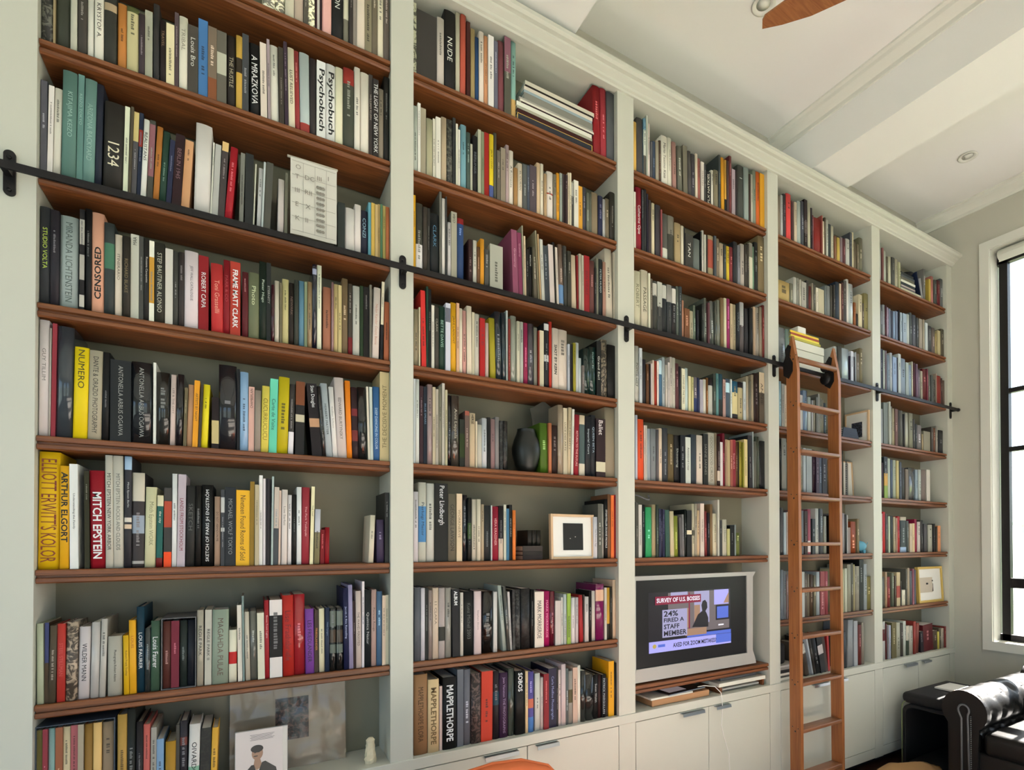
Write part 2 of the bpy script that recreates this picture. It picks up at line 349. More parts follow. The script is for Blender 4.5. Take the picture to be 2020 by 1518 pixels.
DATA = """
#10
34 36.5 270 0 18 d4cdb8 0 mottled
71 30.9 274 0 24 d0cab2 0 mottled
103 28.8 249 0 18 b4b09c 0
133 28.6 257 0 19 a89888 0
163 14.1 258 0 19 605a50 0
177 22.6 249 0 20 d0ccb0 0 mottled
201 6.7 256 0 22 401828 0
208 8 268 0 22 c4bcb4 0
217 6.2 269 0 18 3c1420 0
224 31.6 280 0 18 d0a098 0
257 38.7 304 0 19 101216 1 title c8c8c0 0.7 LONDON
298 18.8 322 0 26 807c6c 0 band c8c4ac 0 0.7
318 14.3 326 0 19 443c38 0
333 11.2 348 0 26 948c84 0
345 28.8 348 0 18 c8bcac 1
375 24.4 348 0 24 888068 1
400 21.1 348 0 21 746a58 0
422 21.9 348 0 23 d0c8b0 0
444 22.1 348 0 19 6b6058 1
#11
-537 25.9 236 0 26 5c5c54 1 mottled
-510 4.5 252 0 21 988868 0
-505 32.3 253 0 26 44483a 1
-471 15.1 237 0 19 a8a89a 0
-455 21.4 262 0 20 4c4640 1
-433 14.3 237 0 26 c8c6bc 1
-416 22 258 0 21 d0ccc0 1 title 302c28 0.7 KRYSTOF_A.
-393 30.1 240 0 18 3c3c34 1 band a08c70 0.2 0.3
-361 22.1 210 0 24 b87838 1
-338 28.9 210 0 20 b0a880 1 band 5c6438 0 0.08
-308 14.6 198 0 18 4a3c44 1
-293 18.9 221 0 23 989888 1
-272 16.3 254 0 24 3f3d3d 1
-254 15.1 207 0 20 2e1a14 1 title 8c7058 0.7 TRAVEL
-238 21.1 204 0 20 cfc4a0 1
-216 10.7 250 0 20 5c4c50 0
-204 22.6 245 0 19 ccc8b8 1 title 8c8878 0.7 TRIBAL
-180 27.2 228 0 19 555048 1 title c8c8c0 0.7 Louis_Bro
-152 25.8 264 0 22 4478b0 1
-125 24.2 249 0 18 7c6c5c 1 band 8c5434 0.7 1
-100 27.1 248 0 19 6a665c 1 band a8a898 0.3 0.6
-72 25.9 249 0 23 332a24 1 title a09880 0.7 THE_HUSTLE
-45 17.6 258 0 19 b89440 1 band 443828 0.3 0.5
-27 19 274 0 21 4c5054 1
-4 31 257 -3 26 0d0f14 1 title d8d8d8 0.9 A_MRAZKOVA
29 19.6 268 -4 20 c8bcb0 1
51 8.3 288 -5 19 9a8c90 0
60 25.1 277 -5 24 d4d0c4 1
86 15.4 277 -4 18 4a4238 1
104 10.8 305 -6 19 4a3848 0
116 20.2 290 -5 18 c8c0a8 1 title 504838 0.7 LUST_RELIEVED
137 15.2 292 -6 24 a03838 1
153 31.5 296 -4 24 a8b4b4 1 band a84038 0.87 1
186 20.1 291 -2 26 40383a 1
207 29.3 291 0 22 e4e0d0 1 title 101010 1.25 Psychobuch
238 31.7 296 0 25 e4e0d0 1 title 101010 1.25 Psychobuch
271 26.6 298 0 25 d4cfb4 1
298 37.6 306 0 20 4c5044 1 band a03028 0 0.2
337 20.2 324 0 20 d4ccc0 1
359 30.7 318 0 24 d4ccc0 1
390 14.1 323 0 26 4c4440 0 title a09890 0.7 WILLIAM_KLEIN
405 20.1 309 0 20 3c3634 1 title e0dcd0 1.1 THE_LIGHT_OF_NEW_YORK
426 18.1 281 0 23 8a8070 0
445 21.3 337 0 22 24241f 1
#12
-537 14.1 279 0 25 60606a 1
-522 11.8 270 3 24 d4ccc8 1
-510 16.9 269 4 25 c8c4b8 1
-490 32 329 3 18 5c8078 1 title 88a8a0 0.7 KITAJIMA_KEIZO
-457 14.3 334 4 25 5f8580 1 title 88a8a0 0.7 KEIZO_TOKYO
-442 26.7 327 6 21 6a8e88 1 title 88a8a0 0.7 ARIZONA_BACKYARD
-414 15.7 323 5 23 2c3448 1
-394 47.5 277 4 19 393530 1 title d0c8b0 0.9 1234
-346 11.8 279 5 21 c4c8b0 1
-333 6.6 283 7 19 5a5040 0
-326 12.6 272 7 23 5a585c 1 band b8a870 0 0.35
-312 9.4 275 7 24 203050 0 band a03020 0.2 0.4
-302 13 256 9 18 d8d8cc 1 title 181818 0.9 REALISTANS
-287 14.3 263 8 25 505048 1 band 906068 0.05 0.7
-271 14.7 248 11 21 b07030 1
-256 17.8 240 11 23 2c5040 1
-237 12.9 217 11 21 2c3458 0
-222 23.4 242 11 19 3c1820 1 title 806068 0.7 BERLIN_1945
-198 21.7 235 12 26 c09068 1
-163 44.3 305 6 24 c8c4c0 1
-118 4.7 254 8 24 b8b8ae 0 title 505048 0.7 HOW_TO_SEE
-113 16.3 252 10 24 a0a09c 1
-96 17.8 268 13 24 504848 1 band c8a870 0 0.12
-77 20.3 256 18 18 b01828 1
-35 12.4 248 5 22 787870 0
-18 24 255 2 25 343838 1
6 4 224 7 23 b0b0a0 0
17 13.1 217 7 26 b4b4b4 0
31 5.8 239 8 18 a8b0b0 0
38 20.2 242 10 18 585850 1
81 18.9 196 3 20 b8b0ac 0
102 9.3 224 3 19 707060 0
279 24.5 176 0 18 3c4440 0
305 33 166 0 20 c0bcb8 1
339 22 189 0 21 ccc4c0 0
361 26 176 0 26 2c3048 0 title 80a0b0 0.7 CONZI
388 10.3 212 0 22 5890a0 0
399 12.6 213 0 20 b89848 0
413 9.5 211 0 19 b09868 0
423 9.8 218 0 25 a08858 0
433 7.8 219 0 21 507858 0
442 10.6 217 0 23 988c50 0
453 13 214 0 18 b06840 0
#13
-537 22.7 294 0 26 3e4248 1 title a8c048 0.7 STUDIO_VOLTA
-513 19.9 288 0 19 34303a 1
-493 40.6 282 1 26 909c9a 1 title 5c6864 0.6 MIRANDA_LICHTENSTEIN
-447 11 310 0 20 262024 1 band 9c9890 0.1 0.35 band 9c9890 0.45 0.7 band a8a49c 0.85 0.97
-435 14.5 318 0 24 1c1a20 1
-420 29.1 313 0 25 c8937a 1 title 201818 0.85 CENSORED
-390 24.4 289 0 22 404848 1 band 487860 0.22 0.5
-365 17.8 260 0 26 c8bcac 1 title 706458 0.6 ITINERARIO
-345 18.1 258 0 18 3c362e 1 title 807050 0.7 RICHARD_BLAKE
-326 20.2 272 0 25 a8a89c 1 aligned title 202020 0.7 MAA
-305 10.9 271 0 26 50504c 1
-293 13.7 267 0 23 343230 1 title c0b8b0 0.7 Rossana_Caoquette
-279 12.7 262 0 21 d4d0c0 1 band b88830 0.2 0.77
-265 25.6 261 0 18 38382f 1 title a8a898 0.7 STEP_BAUTINER_ALONSO
-238 19.8 250 0 23 b8b4ac 1
-218 14.8 248 0 25 4c4c48 1
-202 13.7 248 0 22 443c3c 1
-187 36.7 258 0 21 c8bcc0 1 title 706870 0.4 JEFF_WALL_CATALOGUE
-149 27.5 253 0 25 98141c 1 title e8e0d8 0.7 ROBERT_CAPA
-113 33.9 234 -2 18 c03434 1 title d89080 0.6 Toni_Grassellli
-79 17.6 254 0 19 94101e 1 title b04048 0.7 PARR_&_CO
-60 29.8 256 0 23 b03828 1 title f0e8e0 0.8 FRAME_MATT_CLARK
-25 17.8 227 0 19 6c2028 1
-6 31.5 231 0 18 6e7458 1 title c0c8a0 0.6 Photo
26 21.3 277 0 18 14301f 1 title b0c0b0 0.7 Pieter_Hugo
48 13.6 279 0 21 2c302e 0 title a0a098 0.7 ETERNITY
63 9.3 203 0 18 501828 0 glossy
73 14.4 221 0 20 b0a898 0 glossy
89 7.1 217 0 20 706850 0
97 20.7 236 0 26 b0a878 1
119 15.4 226 0 23 34281f 0 title 806860 0.7 NEWARK
135 13.8 239 0 19 44483f 0
150 17.3 241 0 23 588098 1
168 8.9 242 0 22 788468 0
178 15 244 0 21 907858 0 glossy
194 14.3 313 0 21 262638 1 glossy band 8c90a8 0.05 0.12
210 14.8 315 0 24 d0d0b8 1
230 26.9 239 0 23 a06850 1
258 8 261 0 19 907070 0 glossy
267 14.6 259 0 26 b0a070 0
282 11.9 258 0 24 b0a070 0
295 20.1 288 0 25 786448 1
317 14.9 273 0 25 504840 0 band 801820 0.75 1
333 24.3 268 0 22 a8a8a0 1
359 11.2 274 0 23 2c4424 0
372 20.5 275 0 25 241c1a 1
393 8.1 285 0 19 706c60 0
402 24.4 279 7 18 c0b4ac 1 title b88878 0.6 Nadav_Kander_Count_Berne
431 10.2 308 7 19 242226 0 band c0b8a0 0 0.55
446 19.4 232 2 19 a86040 0
#14
-537 21.5 348 1 24 c0b8b8 1 title 807c78 0.6 GUY_TILLIM
-515 4 326 2 23 a09890 0 glossy
-510 9.9 342 3 24 98303c 1
-499 37.3 337 3 23 404850 1 glossy
-460 32.7 280 4 18 d8b80c 1 aligned title 504808 0.7 NUMERO
-426 31.4 276 4 18 a09884 1 title 504c44 0.6 DANTE_&_ORAZIO_PHOTOGRAPHY
-393 16.3 275 3 18 202022 1
-373 50.4 256 0 18 2c2e30 1 title 90908c 0.35 ANTONELLA_ARBUS_OGAWA
-322 51.8 259 0 18 282a2e 1 glossy title 90908c 0.35 ANTONELLA_ARBUS_OGAWA
-267 6.9 264 0 21 c8c8c0 0
-259 34 237 0 25 2e2e2a 1 glossy
-224 13.8 233 3 24 c0aca4 1 title 807068 0.6 LEE_&_THE_CITY
-209 16.8 236 6 18 2c282c 1 glossy
-189 8.5 196 4 23 706448 0
-180 15.1 208 5 26 b08868 1
-164 14.6 223 6 20 d08c1c 1 title 504020 0.7 ARTISTS_BY_NIGHT
-148 7 211 7 18 4c4030 0
-141 18.1 214 7 23 d0c020 1
-111 19.8 175 0 25 301c1c 1 band b0a070 0.45 0.9
-91 50.6 289 0 20 2c2c32 1 glossy
-39 8 282 0 25 202028 0
-30 24.5 274 0 22 80a0c0 1 glossy
-5 16.8 226 1 24 c0988c 1 aligned title 201c1c 0.7 CHAMBERLAIN
13 18.1 215 1 18 908478 1
32 22.8 234 4 19 c8b850 1 title 8c7820 0.9 CUCURRUCUCU
56 24.5 265 5 26 5cb89c 1 title 285c50 0.7 Carte_de_Visite
81 33.4 275 7 21 b0a010 1
116 17.3 255 6 26 4c4844 1 band d0ccd0 0.68 1
139 28.7 268 3 26 2e2a28 1 band 804828 0 0.32 band b0a890 0.45 0.55
195 33.2 266 -20 25 2c2024 1 aligned band b08868 0.48 0.6 title e8e0e0 0.7 Stan_Douglas
229 11.6 259 -19 19 303030 0 glossy
242 22 273 -21 23 98a0a4 1 title 404848 0.5 HERBERT_MATTER
265 16 264 -16 24 c8c4c0 0 title 908c88 0.6 Collier_Schorr
281 32.1 302 -14 22 b8aca8 1 title 706864 0.5 EDWARD_BURTYNSKY
314 17.9 295 -9 23 d87818 1
333 21.5 274 -7 23 3c2024 1 band 802c30 0.3 0.4 band 803430 0.6 0.75
355 30.5 277 -6 21 2a2a2a 1 glossy
389 7.3 283 -8 20 c0b8a8 0
397 10.3 283 -5 20 a8b0a8 0
408 22.9 287 -2 21 38689c 1 title a8c0d8 0.6 DEEP_DANCING_IN_COLOR
432 34.6 350 0 24 b0a078 1 title 786c48 0.7 THE_DECISIVE_MOMENT
#15
-537 46 352 2 26 d8a810 1 title 8c3810 1.2 ELLIOTT_ERWITT'S_KOLOR
-488 21.1 312 0 20 d89c1c 1 title 181410 1.1 ARTHUR_ELGORT
-464 18.8 319 -3 19 d0d0cc 1 title 58585c 0.5 Understanding_the_Family
-431 11.5 300 -3 21 3c3818 1
-418 34.9 303 -4 23 a01828 1 title e8d8d8 0.95 MITCH_EPSTEIN
-382 17.7 353 -3 22 b4b0a4 1 title 48443c 0.8 MITCH_EPSTEIN_NEW_YORK_ARBOR
-364 24.7 353 -3 23 b4b0a4 1 title 707068 0.6 MITCH_EPSTEIN_ROCKS_AND_CLOUDS
-338 17.7 353 0 22 3c3a40 1 band 90a8c0 0 0.12 band c0b8ac 0.55 0.59 band c0a890 0.61 0.65 title b0b0b0 0.5 Mitch_Epstein_Berlin
-320 30.8 303 1 25 484040 1 band b8b0a0 0 0.3 band 8c96a4 0.45 0.64 band 9c9894 0.93 0.96
-288 27.5 259 3 26 c0bc98 1 title 8c8868 0.8 Mitch_Epstein_WORK
-259 16.3 233 3 24 286860 1 band c8c0a0 0 0.15 band 802020 0.87 1 title d0e0c0 0.7 the_city
-239 19.6 259 1 26 4c4844 1 band b04830 0.17 0.5 band e04818 0.81 1
-218 13.1 306 1 26 d8d4d0 1
-204 20.8 305 3 24 a89ca4 1 title 902030 0.7 LANDS_FROM_STOCKHOLM
-182 24.5 269 3 26 3a3a38 1 title 60605c 0.7 SKETCH
-155 15.3 271 1 25 25221f 1
-137 31.3 274 0 23 1a1718 1 title e8e8e0 0.7 SKETCH_OF_PARIS_JH_ENGSTRÖM
-102 16.1 236 0 26 a08470 1 title 503828 0.6 DO_NOT_ABANDON_ME
-84 10.8 260 0 23 4a4c50 0 band b0b0ac 0.1 0.3 band b0b0ac 0.5 0.55
-72 30.3 269 0 20 30343a 1 title 808488 0.6 MICHAEL_WOLF_TOKYO
-41 40.1 261 1 25 dca020 1 title 504010 0.6 Nineteen_Found_Rooms_of_Sold
0 12.9 292 1 22 907020 1
15 12.3 282 0 18 a89c80 0
28 10.6 316 0 24 d4d0cc 0
40 7.2 305 0 24 c4bcbc 0
48 4 306 0 23 3c3438 0
53 5.1 306 0 22 3c3438 0
58 4.8 305 0 25 302828 0
64 6.1 314 3 20 98a4a0 0
71 14.6 277 4 23 505458 1 band b0a498 0 0.53
87 6.6 266 3 25 c0a898 0
96 17.9 269 2 20 c8beb8 1 title 807870 0.6 Lise_Sarfati
116 12.1 251 1 26 d0cccc 0 glossy
131 13.2 253 0 25 2a2826 0
145 15.2 281 0 24 d8d4d0 1
161 24.9 281 1 22 a03440 1 title d8a0a0 0.5 The_Park_Yoshiyuki
187 11 285 6 21 d0c8a0 0 title 605840 0.6 THE_MAP
201 18 202 4 18 807858 0 band b0b0b8 0 0.42
222 13.8 127 2 26 900c18 0
237 15.1 136 1 20 980e1c 0
390 18.4 185 7 21 c0b8a4 0
422 27.3 168 -2 24 4c4060 0
451 15.9 275 0 20 3c3c3a 0
#16
-535 14.1 239 -2 20 a0a890 1
-520 8.9 240 0 26 5c4830 0 band 485080 0 0.5
-510 15.5 231 3 18 5c5040 1
-492 18.1 235 1 18 b83830 1 title c85048 0.7 STEEL_STILLMAN
-473 26 239 2 21 8c7c6c 1 mottled
-446 26.2 221 3 26 b8b0b0 1 title 282428 0.65 WILDER_MANN
-417 20.1 233 3 23 a8a4a0 1 glossy
-396 14.5 242 5 21 a8a49c 1 glossy
-376 34.3 186 0 22 a09c90 1 title 48443c 0.35 Photographs_Robert_Adams
-336 13.2 186 -3 18 c89c18 0 title 504010 0.7 Robert_Frank_Trolley
-322 16.5 233 -3 18 d09820 1 title b06818 0.6 LOUIS
-305 18.9 274 -2 26 1c4458 1 title d0d8d8 0.7 LOUIS_FAURER
-285 14 204 0 23 3c4444 1 glossy
-270 22.6 226 0 23 486450 1 title e0e8e0 0.9 Louis_Faurer
-240 20.7 218 0 22 6c3c34 1 cased
-218 20.9 218 0 18 802438 1 cased
-196 19.9 217 0 24 303c38 1 cased
-175 20.3 217 0 26 282c38 1 cased
-149 17.8 253 0 22 a09888 1 glossy title 383430 0.7 REGLE_PARK
-128 19 252 1 25 a8a498 1 title 383430 0.6 REGLE_PARK_II
-107 45.3 251 1 19 889484 1 title 705c50 0.55 MAGAHDA_PULAE
-60 23.2 179 0 24 c8c4b0 1 band c02020 0.42 0.65
-33 12.9 263 -4 23 c4bcb0 0
-19 5.6 294 -4 20 788884 0
-11 14.3 238 -5 21 b0a898 0 glossy
4 20.2 238 -4 24 686860 1 glossy
26 20.9 232 -4 19 c0bca8 1
47 13.6 275 -3 19 a82830 1 title d8a8a8 0.7 Boxes_From_Lights
62 38.6 275 -2 20 241c1c 1 band c8c0bc 0 0.2 band c8c0bc 0.74 1
103 34.8 289 -4 19 b82c24 1 title 8c1410 0.8 Lise_Frachtbriefe
138 35.8 291 -3 25 a82830 1 glossy
175 28.2 236 -3 19 8048a0 1 title 402050 0.7 LES_FRIEDLANDER
204 12.5 230 0 24 503c30 0 title c88038 0.7 FRIEDLANDER
220 18.5 234 -2 24 d0c8a8 1
239 14.4 236 0 18 2c3c58 0 title 8090a8 0.6 Niels_Lyngso
254 22.6 234 0 22 282c2c 1 glossy band 687068 0.05 0.3 band 58483c 0.35 0.55 band 687068 0.58 0.72
278 21.6 233 0 18 2c2c2c 1 glossy band 687068 0.05 0.28 band 58483c 0.35 0.55 band 687068 0.58 0.72
304 17.2 307 -5 18 282c58 1 title a0a8c8 0.7 Jacob_A_Riis_Revealing
322 14.8 318 -5 19 9088a8 1
337 9.1 256 -3 21 3c1418 0
347 18.7 293 -3 20 b8a8a0 1 title 605048 0.7 THE_WAVES_PERSISTED
367 8.7 329 0 21 c0b8bc 0
376 23.4 296 0 20 242c30 1 title a0a0a0 0.7 Quimica_Natur
401 19.6 296 0 24 a88c84 1 title 604840 0.7 Portrait_Rouge
421 19.4 288 0 20 4c6c8c 1
441 12.4 271 0 18 c0ac98 0
454 12.2 272 0 25 b8b4a0 0
#17
-537 13 296 0 22 6c6430 0 cased
-523 10.4 297 0 18 983c48 0 cased
-512 14.4 296 0 26 80a09c 0 cased
-496 16 296 0 23 985c40 0 cased
-480 16.8 295 0 26 b8a888 0 cased
-462 15.6 296 0 26 a85c60 0 cased
-445 12.8 297 0 20 9c907c 0 cased
-431 19.5 295 0 25 c06028 1 cased band 906c30 0 0.5
-410 19.9 296 0 21 c8a468 1 cased
-389 28.3 294 0 24 8c7860 1 cased
-352 23.5 316 0 23 a88440 1
-328 20.5 331 0 22 2c302c 1
-305 16.8 287 0 18 2c2428 0
-287 16.6 276 0 19 b85c54 0
-269 13.9 263 1 19 908c84 0
-254 18.3 222 0 21 7090b0 0
-232 26.6 209 1 20 a07820 0
-204 9.3 259 0 25 504c44 0
-194 20 269 0 25 38343c 1 band 7c4038 0.2 0.3
-173 29.4 254 5 21 c0bcb8 1 band 78a088 0.55 1 title 202020 0.7 OIVARDO
-141 28.7 234 4 26 24241c 1 mottled
-112 17.4 231 6 25 c89838 0
#20
561 11.5 295 0 24 8c8c78 0 mottled
573 82.4 276 0 23 484440 1
656 28.9 282 0 18 b0a8a0 1
687 45.9 332 0 20 151512 1 title d8d8c8 0.7 NUDE
737 18.3 348 0 25 a8a490 0
756 23.1 348 2 21 b85440 1
783 16.2 327 0 20 541c14 0
801 18.3 305 0 18 988458 0
822 16.5 283 0 24 1c4c80 0
839 21 313 0 19 d0c4b8 0
863 17.3 308 0 24 c08860 0
881 25.1 316 0 18 d0ccc8 1
908 16.6 303 0 18 686878 0
928 28.4 320 0 24 844850 1
957 30 348 0 19 5c5c50 1 band 885868 0 0.45
992 23.2 348 0 26 80a8a0 1 band b8965c 0.75 1
1431 42.2 344 -5 26 98101c 1
1474 33.5 348 -4 25 a8303c 1
1508 45.7 348 0 25 5c6064 1
#21
560 15.9 269 0 21 a0a8a0 0
578 11.6 290 0 24 d0d0c8 0
591 20.7 276 0 25 98907c 0
613 24.3 239 0 19 a09c80 0
640 10.5 250 0 24 c8c4b4 0
651 20 259 0 18 ccc8bc 0
674 21.9 270 0 20 a89880 0
699 24.1 274 0 25 5c5c54 1 mottled
724 12.2 289 0 24 3a3c3c 0
737 8.3 266 0 21 c8c4b4 0
746 8.1 243 0 19 c8c4b8 0
757 23.8 271 0 19 6c98a4 0
783 15.7 248 0 19 4c6058 0
799 9.4 202 0 18 a0a090 0
811 21.4 247 0 22 1c1c24 0 title 606870 0.7 BERLINER
833 13.7 279 0 18 a0a08c 0
849 12.6 277 0 20 7c8468 0
864 21.4 283 0 24 a81c14 0
886 18.8 281 0 19 d8b820 0 band 4c5c98 0.8 1 title 202018 0.7 JACK_COHN
908 13.5 299 0 25 5c5c50 0
923 16.2 225 0 23 6c6458 0
940 21.5 243 0 21 8c8070 0
964 14.9 265 0 22 a08c8c 0
981 20.4 249 0 25 ccc4b8 0 title 302c28 0.7 A_Romanze
1003 18.4 177 0 21 a07848 0
1023 22.4 205 0 21 c4b8a4 0 title 787060 0.6 EL_CUBAN
1046 19.8 206 0 18 5c6060 0
1069 11.1 211 0 21 505868 0
1082 33.6 219 0 22 5c5058 0
1118 18.2 243 0 24 c0a888 0
1137 14.7 244 0 22 ccc4b0 0
1153 14.3 201 0 18 a88c68 0
1170 32.6 222 0 22 ccc4bc 0 band b04838 0.45 0.48
1204 15.1 218 0 20 888070 0
1221 15.4 231 0 22 d0901c 0
1237 13 235 0 20 889088 0
1255 11.4 240 0 26 4c3c3c 0
1267 12.1 237 0 19 483438 0
1280 8.3 250 0 18 b8a890 0
1290 9.1 253 0 18 c0b8a0 0
1300 14.7 213 0 23 50504c 0 band a8a8a0 0 0.3
1316 24.7 231 0 22 c8c4b8 0
1341 23.7 213 0 25 c89030 0
1366 19.5 217 0 25 50505c 0
1386 13.1 192 0 19 707468 0
1400 16.6 196 0 23 64685c 0
1417 36.2 208 0 23 887860 0
1454 25.9 202 0 20 242c58 0
1481 16.5 196 0 25 a0a0a0 0
1498 24 205 0 25 786c58 0
1523 30.2 244 0 21 3c3830 0
#22
560 8.8 298 0 21 c09010 0
570 26.7 270 0 20 484840 1 band ccc8c8 0.62 0.97
599 18 264 0 21 4c443c 0
618 10 265 0 24 35312c 0
629 33.4 247 0 19 20282c 1 title 5080a0 0.6 CLARK
667 9.3 349 0 23 686860 0
678 13.5 325 0 23 ccc8c0 0
692 5.1 334 0 18 444444 0
701 15.6 233 0 23 b4b0b0 0
717 23.8 282 0 22 989484 1 aligned title 202020 0.7 CUBA
743 28.4 265 0 24 2c4c80 1 band 981c20 0 0.09
792 17.7 187 0 22 4c2c2c 0
813 16.4 189 0 23 b8b4a8 0
830 13 164 0 20 785030 0
844 17.1 203 0 19 c88820 0
864 22.3 164 0 21 5c5c58 0
888 60 194 0 19 9c9c90 1
999 26.9 289 -10 22 904c68 1 title c090a0 0.7 Gramercy
1029 19 285 -10 25 88385c 0 title c090a0 0.7 Gramercy
1049 5.5 321 -8 22 908c78 0
1055 8.6 276 -5 21 b8a488 0
1065 12.1 222 0 24 302c28 0
1079 13.9 238 0 26 201c1c 0 title c0c0b8 0.7 NITSCH
1102 17.1 241 -8 20 686050 0
1125 6.8 321 -16 25 888068 0
1133 7.4 305 -15 20 a88c68 0
1141 15.3 284 -12 18 a8a8a0 0
1157 25.9 263 -8 23 444c54 0
1186 23.9 275 -11 21 b8aca8 0
1211 10.6 294 -11 26 28201f 0
1222 10.6 271 -10 21 b8aca0 0
1234 26.7 291 -6 21 705c50 0 glossy band 5880b0 0.65 0.95
1261 17.5 292 -5 22 4c4c48 0
1280 20.6 273 -2 20 48463c 0
1305 26.5 262 -7 25 b8a890 0
1333 9.2 266 -4 24 881018 0
1343 14.9 276 -2 20 a8a090 0
1358 11.1 272 -2 19 a09888 0
1370 30.4 277 0 20 a01c24 0 title 701018 0.7 BEN_VITALE
1401 26.9 260 0 18 744440 0
1429 11 230 0 18 302c30 0
1441 13 284 0 21 808070 0
1455 22.3 283 0 21 2c3438 0 title b0b8b8 0.6 PETER_HUGO
1478 16.9 274 0 18 a07868 0
1502 41.6 349 -9 26 b8b0a0 1
1545 8.7 343 0 25 a8a090 0
#23
563 19.4 232 0 26 90866c 0
583 5.5 242 0 23 c8bca0 0
593 18.3 311 -5 18 c82c28 0
612 7.8 333 0 20 1c4838 0
621 10.9 324 0 20 101818 0
634 11.4 262 0 22 c0bcb0 0
647 17.9 258 0 22 4c4840 0 title 908c80 0.7 CLARK
667 24.6 267 0 26 244838 1 title 90b0a0 0.7 BETTE_DAVIS
692 20.1 283 0 18 b8b8c4 0 band 70707c 0.07 0.28
716 22.8 294 0 26 c89414 1 title 604810 0.7 JAKE_LAMONT
740 12 296 0 24 c09878 0
752 12.6 275 0 21 c8bca8 0 glossy
767 15.5 270 0 25 b88880 0
786 21.3 294 -2 22 c8bca8 0
808 10.9 272 0 24 b0a890 0
820 20.4 268 0 24 b0aca0 0
842 22.4 253 0 19 b01c1c 0 title 703c48 0.7 O_R_I_D
868 15.2 239 0 24 b09c94 0
892 25.6 265 -7 24 988c20 0
919 28 299 -7 23 38424a 1 glossy
948 17.2 300 -5 22 304048 0 glossy
966 7.3 314 0 24 a0a8a4 0
974 10.2 277 0 19 802c24 0
987 26.8 296 0 22 888c80 1 glossy
1015 14.6 276 0 18 b0ac98 0 title 302c28 0.6 JAMES_RICHARDS
1034 16.4 280 0 26 9ca098 0
1052 19.2 278 0 24 98204c 0
1073 28.4 280 0 24 504c54 0 glossy
1103 17.4 267 0 25 807c70 0
1122 6.4 255 0 18 903020 0
1133 21.1 261 0 26 b8b098 0
1155 23.7 302 0 22 24242c 0 band a8a8a8 0.02 0.12 band a8a8a8 0.5 0.6
1182 13.9 312 0 26 b83020 0
1197 32.2 284 0 20 b8aca0 1 title 302c2c 0.7 SHOT_BY_KERN
1230 48.4 286 0 25 b8aca0 1 glossy
1279 8.9 223 0 18 a0a4ac 0
1289 18.9 228 0 24 242028 0
1308 15.3 235 0 19 8c8424 0
1324 16.7 240 0 23 a0a4a4 0
1342 13.7 170 0 25 a8b0b0 0
1357 12.3 135 0 18 6c6460 0
1370 34.9 224 0 26 1f3c38 0 glossy
1405 36.7 237 0 26 20403c 0 glossy
1443 26.1 271 0 23 141414 0 title b8b8b0 0.7 Grand_Earl
1470 35.1 285 0 24 6c6254 0 mottled
1506 47.8 266 0 21 15181a 1
#24
561 7 341 0 19 a8b0b4 0
569 14.6 342 0 20 b8bcb8 0
587 14.3 318 0 26 482c34 0
602 13.9 317 0 24 1f2c3c 0 title 7088a0 0.7 BILLIE_SPEARS
617 20.7 328 0 20 907c7c 1 glossy
638 11.4 319 0 19 a89c84 0
651 11 313 0 21 9c9488 0
663 13.4 327 0 21 7c7868 0
678 11.1 342 0 23 a8a498 0
690 9.3 315 0 18 a49c80 0
703 13.6 296 0 25 24242c 0 glossy
718 33.6 298 0 24 504840 1 glossy title a09888 0.7 Anni_Leppala
754 21.7 202 0 25 30342c 0 band 384820 0.3 0.8
776 18.7 239 0 21 6c5850 0 band a05848 0 0.08
796 24.1 232 0 18 b09c80 0 aligned title 302820 0.7 HERSE
824 7.9 201 0 25 b8ac94 0
833 19.5 188 0 24 a8a498 0
853 22.6 218 0 22 a8acb0 0 glossy
877 13.7 224 0 23 14161c 0
892 19.4 218 0 21 886c6c 0
913 19.1 230 0 22 807c7c 0
933 13.6 215 0 19 3c3c3c 0 mottled
949 22.6 217 0 21 30302f 0 mottled glossy
1137 40 230 -4 26 4c6c18 1
1177 15 233 0 20 b06c48 0
1194 27.4 225 0 20 3c2420 0
1225 27.2 324 0 18 90806c 1 glossy
1256 21 314 0 25 b0a48c 0 title 605848 0.7 LUCE_DES_ARTS
1278 17.9 320 7 25 b0a084 0 title 605848 0.7 LUCE_DES_ARTS_2
1297 11.4 314 8 23 c0bcb0 0
1310 25.7 289 7 19 981c2c 0 title d0a0a0 0.6 RETURN_TO_THE_FUTURE
1343 33.7 291 0 24 506060 1 band b8a890 0 0.15 band b8b0a0 0.8 1
1377 32.2 289 0 22 282c34 0 title a0a8b0 0.7 Imperial_Court
1410 26.9 300 0 25 2c3038 0 title 90a0b0 0.7 QUEEN_BETA
1438 53.3 286 0 21 3c2428 1 aligned band b8b098 0.74 0.91 title d8c8c8 0.7 Ballet
1492 61.4 349 0 26 8c806c 1
#25
561 18 284 0 18 b8b4b8 0
581 31.1 323 0 20 a4a498 1 band 4c80b0 0.3 0.75 title 304050 0.7 Pierluigi_Macor
615 32.6 321 0 26 b4b4ac 1
648 53.6 323 0 23 2c2c2a 1 aligned title e8e8e8 0.75 Peter_Lindbergh
703 34.4 282 0 19 706858 1 title 403c34 0.7 GEORGE_LAWSON
739 23.9 284 0 20 c0ac90 1 title 807058 0.7 WORKNERVE
766 20.8 280 0 26 2c3038 0 glossy
788 16.1 269 0 20 20201f 0 band 486030 0.4 0.65
808 19.7 263 0 26 b8b0a0 0
828 17.1 264 0 18 b8b09c 0
848 13 243 0 22 a09078 0
862 29.4 239 0 24 34383a 1
893 4.7 240 0 20 b4b4b0 0
898 28.2 235 0 18 981c34 0 title c89090 0.6 VERA_KRASSNER
928 21.3 239 0 19 30282a 0 band b0a090 0.6 1
952 11.5 245 0 20 b0b0a0 0
964 12.5 228 0 18 3c7090 0
